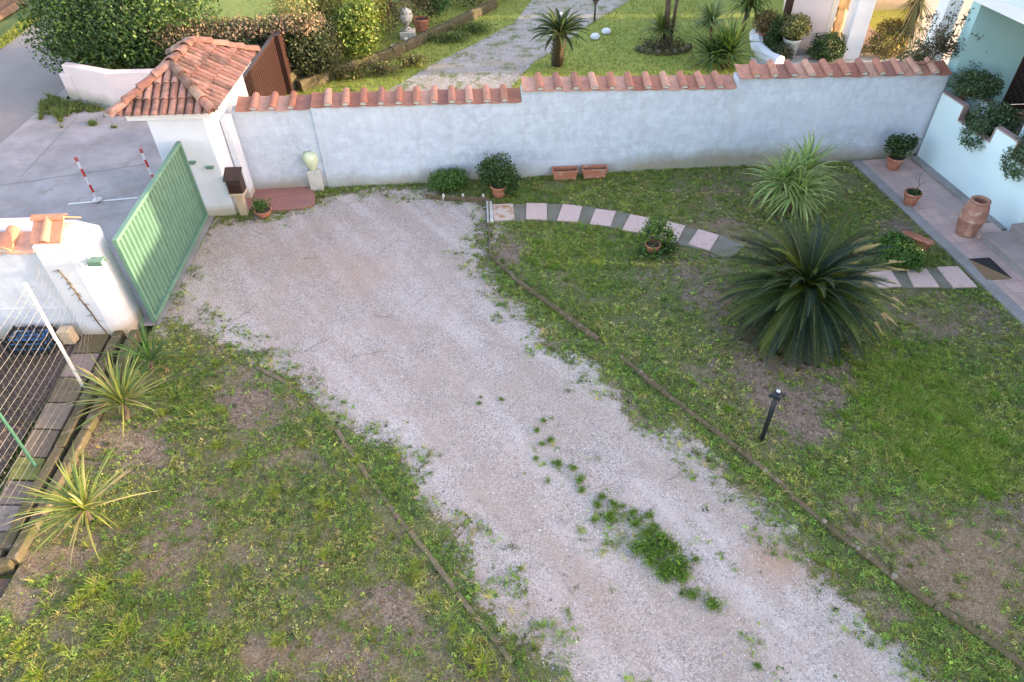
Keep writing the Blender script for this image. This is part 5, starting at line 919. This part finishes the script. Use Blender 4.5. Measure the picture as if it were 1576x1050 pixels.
# ================================================================== GRASS, WEEDS, PEBBLES
def samp(n): return rng.uniform(-6.1, 9.4, n), rng.uniform(1.6, 13.9, n)
def groundz(X, Y, gr): return hgt(X, Y)*(1-gr*.75)-.02
def keep(X, Y): return (sdist(X, Y, SP0) < .0) & (sdist(X, Y, SP1) < .0) & (sdist(X, Y, BR0) < .03) & ~((X > 8.1) & (sdist(X, Y, LAWNR) < 0) & (Y > 9)) & (sdist(X, Y, CHN) < 0) & (sdist(X, Y, PATH0) < 0)
SP0 = np.array([tuple(v)[:2] for v in strip]); SP1 = np.array([tuple(v)[:2] for v in strip2]); BR0 = W2([(372, 293), (400, 290), (482, 285), (486, 305), (484, 314), (468, 321), (430, 324), (385, 323), (372, 315)])
CHN = W2([(150, 500), (232, 500), (216, 520), (185, 590), (145, 668), (88, 770), (35, 872), (-200, 890), (-200, 500)]); PATH0 = np.array([tuple(pq(s_, t_))[:2] for s_, t_ in ((-.3, -3), (14, -3), (14, tout), (-.3, tout))])
def far(Y): return np.clip(1.25-(Y-2)*.05, .55, 1.2)

GA = [(.125, .205, .036), (.18, .285, .048), (.26, .37, .07), (.135, .225, .062)]; GB = [(.27, .31, .06), (.37, .37, .09), (.46, .41, .17), (.20, .255, .055)]
# broad little leaves (clover, plantain) growing in rosettes
def clusters(nc, dens, lo, hi, rad):
    X, Y = samp(nc); gr, g, st, vg, sr, px, py = masks(X, Y); k = pick((rng.random(nc) < dens(g, vg, px, py, X, Y)*far(Y)) & keep(X, Y)); X, Y, gr, g, vg, px, py = (v[k] for v in (X, Y, gr, g, vg, px, py))
    m = rng.integers(lo, hi, len(X)); q = np.repeat(np.arange(len(X)), m); rr = (rad*(.5+rng.random(len(X))))[q]*np.sqrt(rng.random(len(q))); a_ = rng.random(len(q))*2*pi
    return X[q]+rr*np.cos(a_), Y[q]+rr*np.sin(a_), gr[q], g[q], vg[q], px[q], py[q], q, len(X)
X, Y, gr, g, vg, px, py, q, nc = clusters(210000, lambda g, vg, px, py, X, Y: np.clip(g, 0, 1)**1.3*.85*sst(.30, .56, fbm(X*4+3, Y*4+9, 3)), 5, 13, .034)
n = len(X); hc = (.006+.040*rng.random(nc)**1.6)[q]; Z = groundz(X, Y, gr)+.004+hc*(.4+.6*rng.random(n))
N = unit(rng.normal(0, .5, (n, 3))+[0, 0, 1]); T = unit(np.cross(N, rng.normal(size=(n, 3)))); Lh = (.0075+.010*rng.random(nc)**1.8)[q]*(.7+.5*rng.random(n)); V, Q = leafquads(np.stack([X, Y, Z], 1), N, T, Lh, Lh*.62)
cA, cB = jit(GA, nc, .32), jit(GB, nc, .32); Xc = X; dry = (fbm(X*.9+4, Y*.9, 3) > .47) & ~vg; C = np.where((dry & (rng.random(nc)[q] < .7))[:, None], cB[q], cA[q])*(1+rng.normal(0, .16, (n, 1))); tag(npmesh('ground_cover_plants', V, Q, np.clip(C, .005, 1), M['leaf']), 'low broad-leaved ground cover of clover and weeds over the lawns', 'ground cover', kind='stuff'); print('leaves', n)
# fine moss and seedling mat between them
X, Y, gr, g, vg, px, py, q, nc = clusters(90000, lambda g, vg, px, py, X, Y: (.15+.75*np.clip(g, 0, 1))*.62*(g > .08), 5, 11, .05)
n = len(X); N = unit(rng.normal(0, .6, (n, 3))+[0, 0, 1]); T = unit(np.cross(N, rng.normal(size=(n, 3)))); Lh = .0045+.004*rng.random(n); V, Q = leafquads(np.stack([X, Y, groundz(X, Y, gr)+.004+.008*rng.random(n)], 1), N, T, Lh, Lh*.5); C = jit(GA+GB, nc, .35)[q]*.8*(1+rng.normal(0, .2, (n, 1)))
tag(npmesh('seedling_mat', V, Q, np.clip(C, .005, 1), M['leaf']), 'fine mat of moss and seedlings between the larger weeds', 'ground cover', kind='stuff'); print('mat', n)
# grass blades in small tufts
X, Y, gr, g, vg, px, py, q, nc = clusters(150000, lambda g, vg, px, py, X, Y: np.clip(g, 0, 1)**1.3*(.30*sst(.35, .65, fbm(X*3+31, Y*3+19, 3))+.6*np.clip(blob(px, py, LUSH)*2, 0, 1)+.05), 7, 18, .03)
n = len(X); lu = np.clip(blob(px, py, LUSH)*2, 0, 1)
v, Q, c = blades(X, Y, groundz(X, Y, gr), (.030+.045*rng.random(nc)**1.5)[q]+.02*lu, .0024+.0014*rng.random(n), GA, .9); cc = jit(GA+GB+[(.17, .20, .04)], nc, .3)[q]*(1+rng.normal(0, .15, (n, 1))); cc = cc*(1-lu[:, None]*.6)+np.array([.22, .34, .03])*lu[:, None]*.6; c = np.clip(np.concatenate([cc, cc]), .005, 1)
tag(npmesh('grass', v, Q, c, M['blade']), 'short uneven lawn grass with bare soil showing between the blades', 'grass', kind='stuff'); print('blades', n)
# straw and dead stalks lying flat
X, Y = samp(420000); gr, g, st, vg, sr, px, py = masks(X, Y); k = pick((rng.random(len(X)) < (.16+.6*np.clip(st, 0, 1))*(1-gr)*np.where(vg, .12, .55)) & keep(X, Y)); X, Y, gr = X[k], Y[k], gr[k]; n = len(X); az = rng.random(n)*2*pi; L = .015+.045*rng.random(n)**2; Z = groundz(X, Y, gr)+.008+.012*rng.random(n)
d = np.stack([np.cos(az), np.sin(az), rng.normal(0, .15, n)], 1)*L[:, None]; s = np.stack([-np.sin(az), np.cos(az), np.zeros(n)], 1)*.0018; p = np.stack([X, Y, Z], 1); V = np.stack([p-d-s, p-d+s, p+d+s, p+d-s], 1).reshape(-1, 3)
tag(npmesh('dry_straw', V, np.arange(4*n).reshape(-1, 4), jit([(.30, .23, .13), (.22, .16, .09), (.38, .31, .19), (.15, .10, .06)], n), M['blade']), 'dry straw and dead stalks lying on the bare lawn patches', 'straw', kind='stuff'); print('straw', n)
# dead leaves, bark bits and small flecks of litter
X, Y = samp(330000); gr, g, st, vg, sr, px, py = masks(X, Y); k = pick((rng.random(len(X)) < np.where(gr > .5, .05, .36)*(.35+.65*sst(.35, .6, fbm(X*6, Y*6+40, 3)))) & keep(X, Y)); X, Y, gr = X[k], Y[k], gr[k]; n = len(X); az = rng.random(n)*2*pi
N = unit(rng.normal(0, .45, (n, 3))+[0, 0, 1]); T = unit(np.cross(N, rng.normal(size=(n, 3)))); Lh = .003+.009*rng.random(n)**2.5; V, Q = leafquads(np.stack([X, Y, groundz(X, Y, gr)+.004+.012*rng.random(n)], 1), N, T, Lh, Lh*(.3+.5*rng.random(n)))
tag(npmesh('ground_litter', V, Q, jit([(.34, .27, .18), (.24, .17, .11), (.15, .10, .07), (.42, .36, .27), (.08, .055, .04), (.30, .19, .12), (.48, .45, .4)], n, .2), M['pebble']), 'dead leaf flecks and crumbs scattered over the soil and gravel', 'litter', kind='stuff'); print('litter', n)
# pebbles
X, Y = samp(230000); gr, g, st, vg, sr, px, py = masks(X, Y); k = pick((rng.random(len(X)) < (gr*.75+.012*(g < .5))*far(Y)) & keep(X, Y)); X, Y, gr = X[k], Y[k], gr[k]; n = len(X); r_ = .0035+.0075*rng.random(n)**2.2+.010*(rng.random(n) < .012)*rng.random(n); Z = groundz(X, Y, gr)+r_*.25
o = unit(np.array([[1, 0, .1], [.2, 1, 0], [-1, .1, -.1], [-.1, -1, .1], [.1, .1, .8], [0, 0, -1]])); f = np.array([[0, 1, 4], [1, 2, 4], [2, 3, 4], [3, 0, 4]]); an = rng.random(n)*2*pi; ca, sa = np.cos(an), np.sin(an); O = o[:5][None]*(r_[:, None, None])*(.7+.6*rng.random((n, 5, 1))); O = np.stack([O[..., 0]*ca[:, None]-O[..., 1]*sa[:, None], O[..., 0]*sa[:, None]+O[..., 1]*ca[:, None], O[..., 2]*.75], -1)
V = (np.stack([X, Y, Z], 1)[:, None]+O).reshape(-1, 3); Q = (f[None]+(np.arange(n)*5)[:, None, None]).reshape(-1, 3); pc = jit([(.48, .45, .43), (.42, .38, .36), (.36, .33, .32), (.58, .55, .53), (.30, .26, .24), (.44, .37, .32), (.17, .16, .17), (.64, .62, .6)], n, .1)
tag(npmesh('gravel_pebbles', V, Q, np.repeat(pc, 4, 0), M['pebble']), 'loose pale grey and pinkish gravel stones on the driveway', 'gravel', kind='stuff'); print('pebbles', n)
# fallen twigs
def twig(px, py, ang, L, label):
    c = P(px, py, .012); b = MB(); pts = [c+Vector((cos(ang)*s*L, sin(ang)*s*L, .006))+Vector((random.uniform(-.02, .02), random.uniform(-.02, .02), 0))*L for s in np.linspace(-.5, .5, 6)]; b.tube(pts, [.005, .0045, .004, .0035, .003, .002], 4)
    q = pts[3]; b.tube([q, q+Vector((cos(ang+.6)*L*.3, sin(ang+.6)*L*.3, .004))], .0025, 4); tag(b.build('twig', M['bark'], loc=c), label, 'twig', 'fallen twigs on the gravel')
for i, (x, y, a_, L, l) in enumerate([(370, 487, 1.0, .9, 'long thin fallen twig near the left end of the gravel'), (650, 460, .9, .5, 'forked fallen twig in the middle of the upper gravel'), (570, 545, .2, .6, 'fallen twig lying level in the middle of the gravel'), (655, 535, 1.1, .3, 'short fallen twig above the middle weeds'), (490, 530, .8, .55, 'fallen twig near the left lawn edge'), (480, 397, 0., .3, 'small fallen twig beside the rusty gravel streak'), (590, 487, -.2, .35, 'short level twig on the upper gravel'), (1040, 735, .4, .3, 'small fallen twig right of the centre weeds'), (590, 385, 1.1, .4, 'fallen twig above the rusty gravel streak')]): twig(x, y, a_, L, l)
# sparse seedling fringe on the concrete apron corner
# countable weed tufts in the middle of the drive
def tuft_mesh(seed, r0=.09, n=260, cols=None, h=.05):
    n = n if cols else 90; h = h if cols else .035
    cols = cols or [(.12, .21, .035), (.16, .27, .045), (.20, .31, .06), (.09, .16, .03)]; r0 = r0*1.25
    r = np.random.default_rng(seed); a_ = r.random(n)*2*pi; d = r0*np.abs(r.normal(0, .45, n))*(.75+.5*np.sin(a_*2+seed)+.25*np.sin(a_*5+seed*2)); v1 = blades(np.cos(a_)*d, np.sin(a_)*d, np.zeros(n), h, .0035, cols or GA[1:], .8, r=r); k = int(n*1.2) if n > 90 else 420; v2 = crown([(0, 0, .008, r0*.75, r0*.6, .05), (r0*.4*cos(seed), r0*.4*sin(seed), .008, r0*.55, r0*.55, .04)], int(k*1.6), .0095, cols or GA[1:], fill=1., lump=.8, r=r); return merge([v1, v2])
def tuft(px, py, sc, seed, label, group, cols=None, h=.05, r0=.09, n=260, name='weed_tuft'):
    c = P(px, py, -.008); key = (seed, h, r0, name)
    if key not in TM: V, Q, C = tuft_mesh(seed, r0, n, cols, h); o = npmesh(name, V, Q, C, M['blade'], loc=(0, 0, 0)); TM[key] = o
    else: o = TM[key].copy(); COL.objects.link(o)
    o.location = c; o.rotation_euler = (0, 0, random.random()*6); sc = sc*(1.25 if 'the dense patch' in (group or '') else 1.1) if seed < 10 else sc; o.scale = (sc, sc, sc); tag(o, label, 'weed tuft', group)
TM = {}
for i, (x, y, s) in enumerate([(772, 616, .5), (836, 648, .55), (827, 663, .6), (848, 678, .75), (834, 684, .6), (825, 708, .6), (860, 714, .85), (883, 722, .8), (892, 740, .95), (896, 757, .75), (925, 766, .8), (920, 779, .8), (945, 778, .85), (938, 795, 1.2), (976, 790, .8), (1000, 795, .8), (980, 808, .9), (1005, 812, .9), (915, 802, .6), (737, 622, .5), (958, 780, .5), (740, 612, .35)]):
    tuft(x, y, s, i % 4, 'small isolated green weed tuft in the line down the middle of the gravel', 'weed tufts in the middle of the gravel')
for i, (x, y, s) in enumerate([(1020, 830, 1.3), (985, 845, 1.3), (1010, 850, 1.4), (1035, 845, 1.2), (1000, 865, 1.1), (1045, 865, 1.3), (1025, 872, 1.3), (1020, 885, 1.2), (1050, 890, 1.0), (1040, 880, 1.0), (998, 822, 1.0), (1000, 838, 1.2)]): tuft(x, y, s, i % 4, 'green weed tuft inside the largest dense weed patch on the gravel', 'weed tufts of the dense patch')
for x, y, s, l in ((1066, 918, 1.0, 'green weed tuft just below the dense weed patch'), (1098, 934, 1.25, 'lowest large round weed tuft on the gravel'), (1070, 863, .6, 'small weed tuft right of the dense patch'), (1165, 1025, .6, 'faint weed tuft at the bottom of the gravel')): tuft(x, y, s, 2, l, None)
LM = [(.20, .30, .035), (.27, .36, .04), (.13, .21, .03), (.34, .37, .06), (.30, .26, .12)]
for i, (x, y, s) in enumerate([(150, 910, 1.3), (195, 968, 1.5), (270, 988, 1.1), (498, 776, 1.1), (545, 752, .8), (640, 892, .8), (668, 922, .8), (505, 855, 1.2), (335, 690, 1.), (465, 612, .7), (470, 682, .7), (425, 762, .8), (345, 636, .9), (720, 1000, 1.1), (745, 1030, 1.2), (60, 1040, 1.2), (365, 718, .8), (545, 712, .6), (210, 895, 1.), (120, 930, .9), (180, 985, 1.1), (325, 990, .9), (640, 870, .7), (560, 820, .5), (250, 640, .7), (300, 700, .7), (30, 990, .8), (430, 990, .7), (330, 560, .6), (160, 1045, 1.0), (490, 800, .7), (700, 970, .7), (230, 1020, .8), (90, 1000, .8), (520, 700, .6)]):
    tuft(x+random.uniform(-4, 4), y+random.uniform(-3, 3), s*random.uniform(.85, 1.4), 10+i % 7, 'taller lime-green grass tuft in the patchy left lawn', 'lime-green tufts in the left lawn', LM, .07, .085, 190, 'grass_tuft')
for i, (x, y, s) in enumerate([(822, 402, 1.1), (845, 395, .9), (828, 372, .7), (855, 412, .8), (940, 375, .7), (1122, 632, .8), (1065, 590, .5), (990, 525, .5), (1290, 560, .8), (1330, 620, .9), (1380, 600, 1.), (1420, 640, 1.1), (1400, 700, 1.1), (1460, 690, 1.1), (1500, 730, 1.2), (1450, 590, .9), (1480, 650, 1.), (1530, 610, .9), (1540, 680, 1.1), (1350, 660, .9), (1300, 640, .8), (1430, 740, 1.), (1520, 760, 1.1), (1330, 580, .8), (1130, 720, .6), (1250, 730, .7), (1380, 530, .7)]):
    tuft(x, y, s, 20+i % 4, 'fresh green grass tuft in the right lawn', 'fresh grass tufts in the right lawn', [(.16, .27, .03), (.21, .33, .04), (.11, .2, .03)], .06, .12, 300, 'grass_tuft')
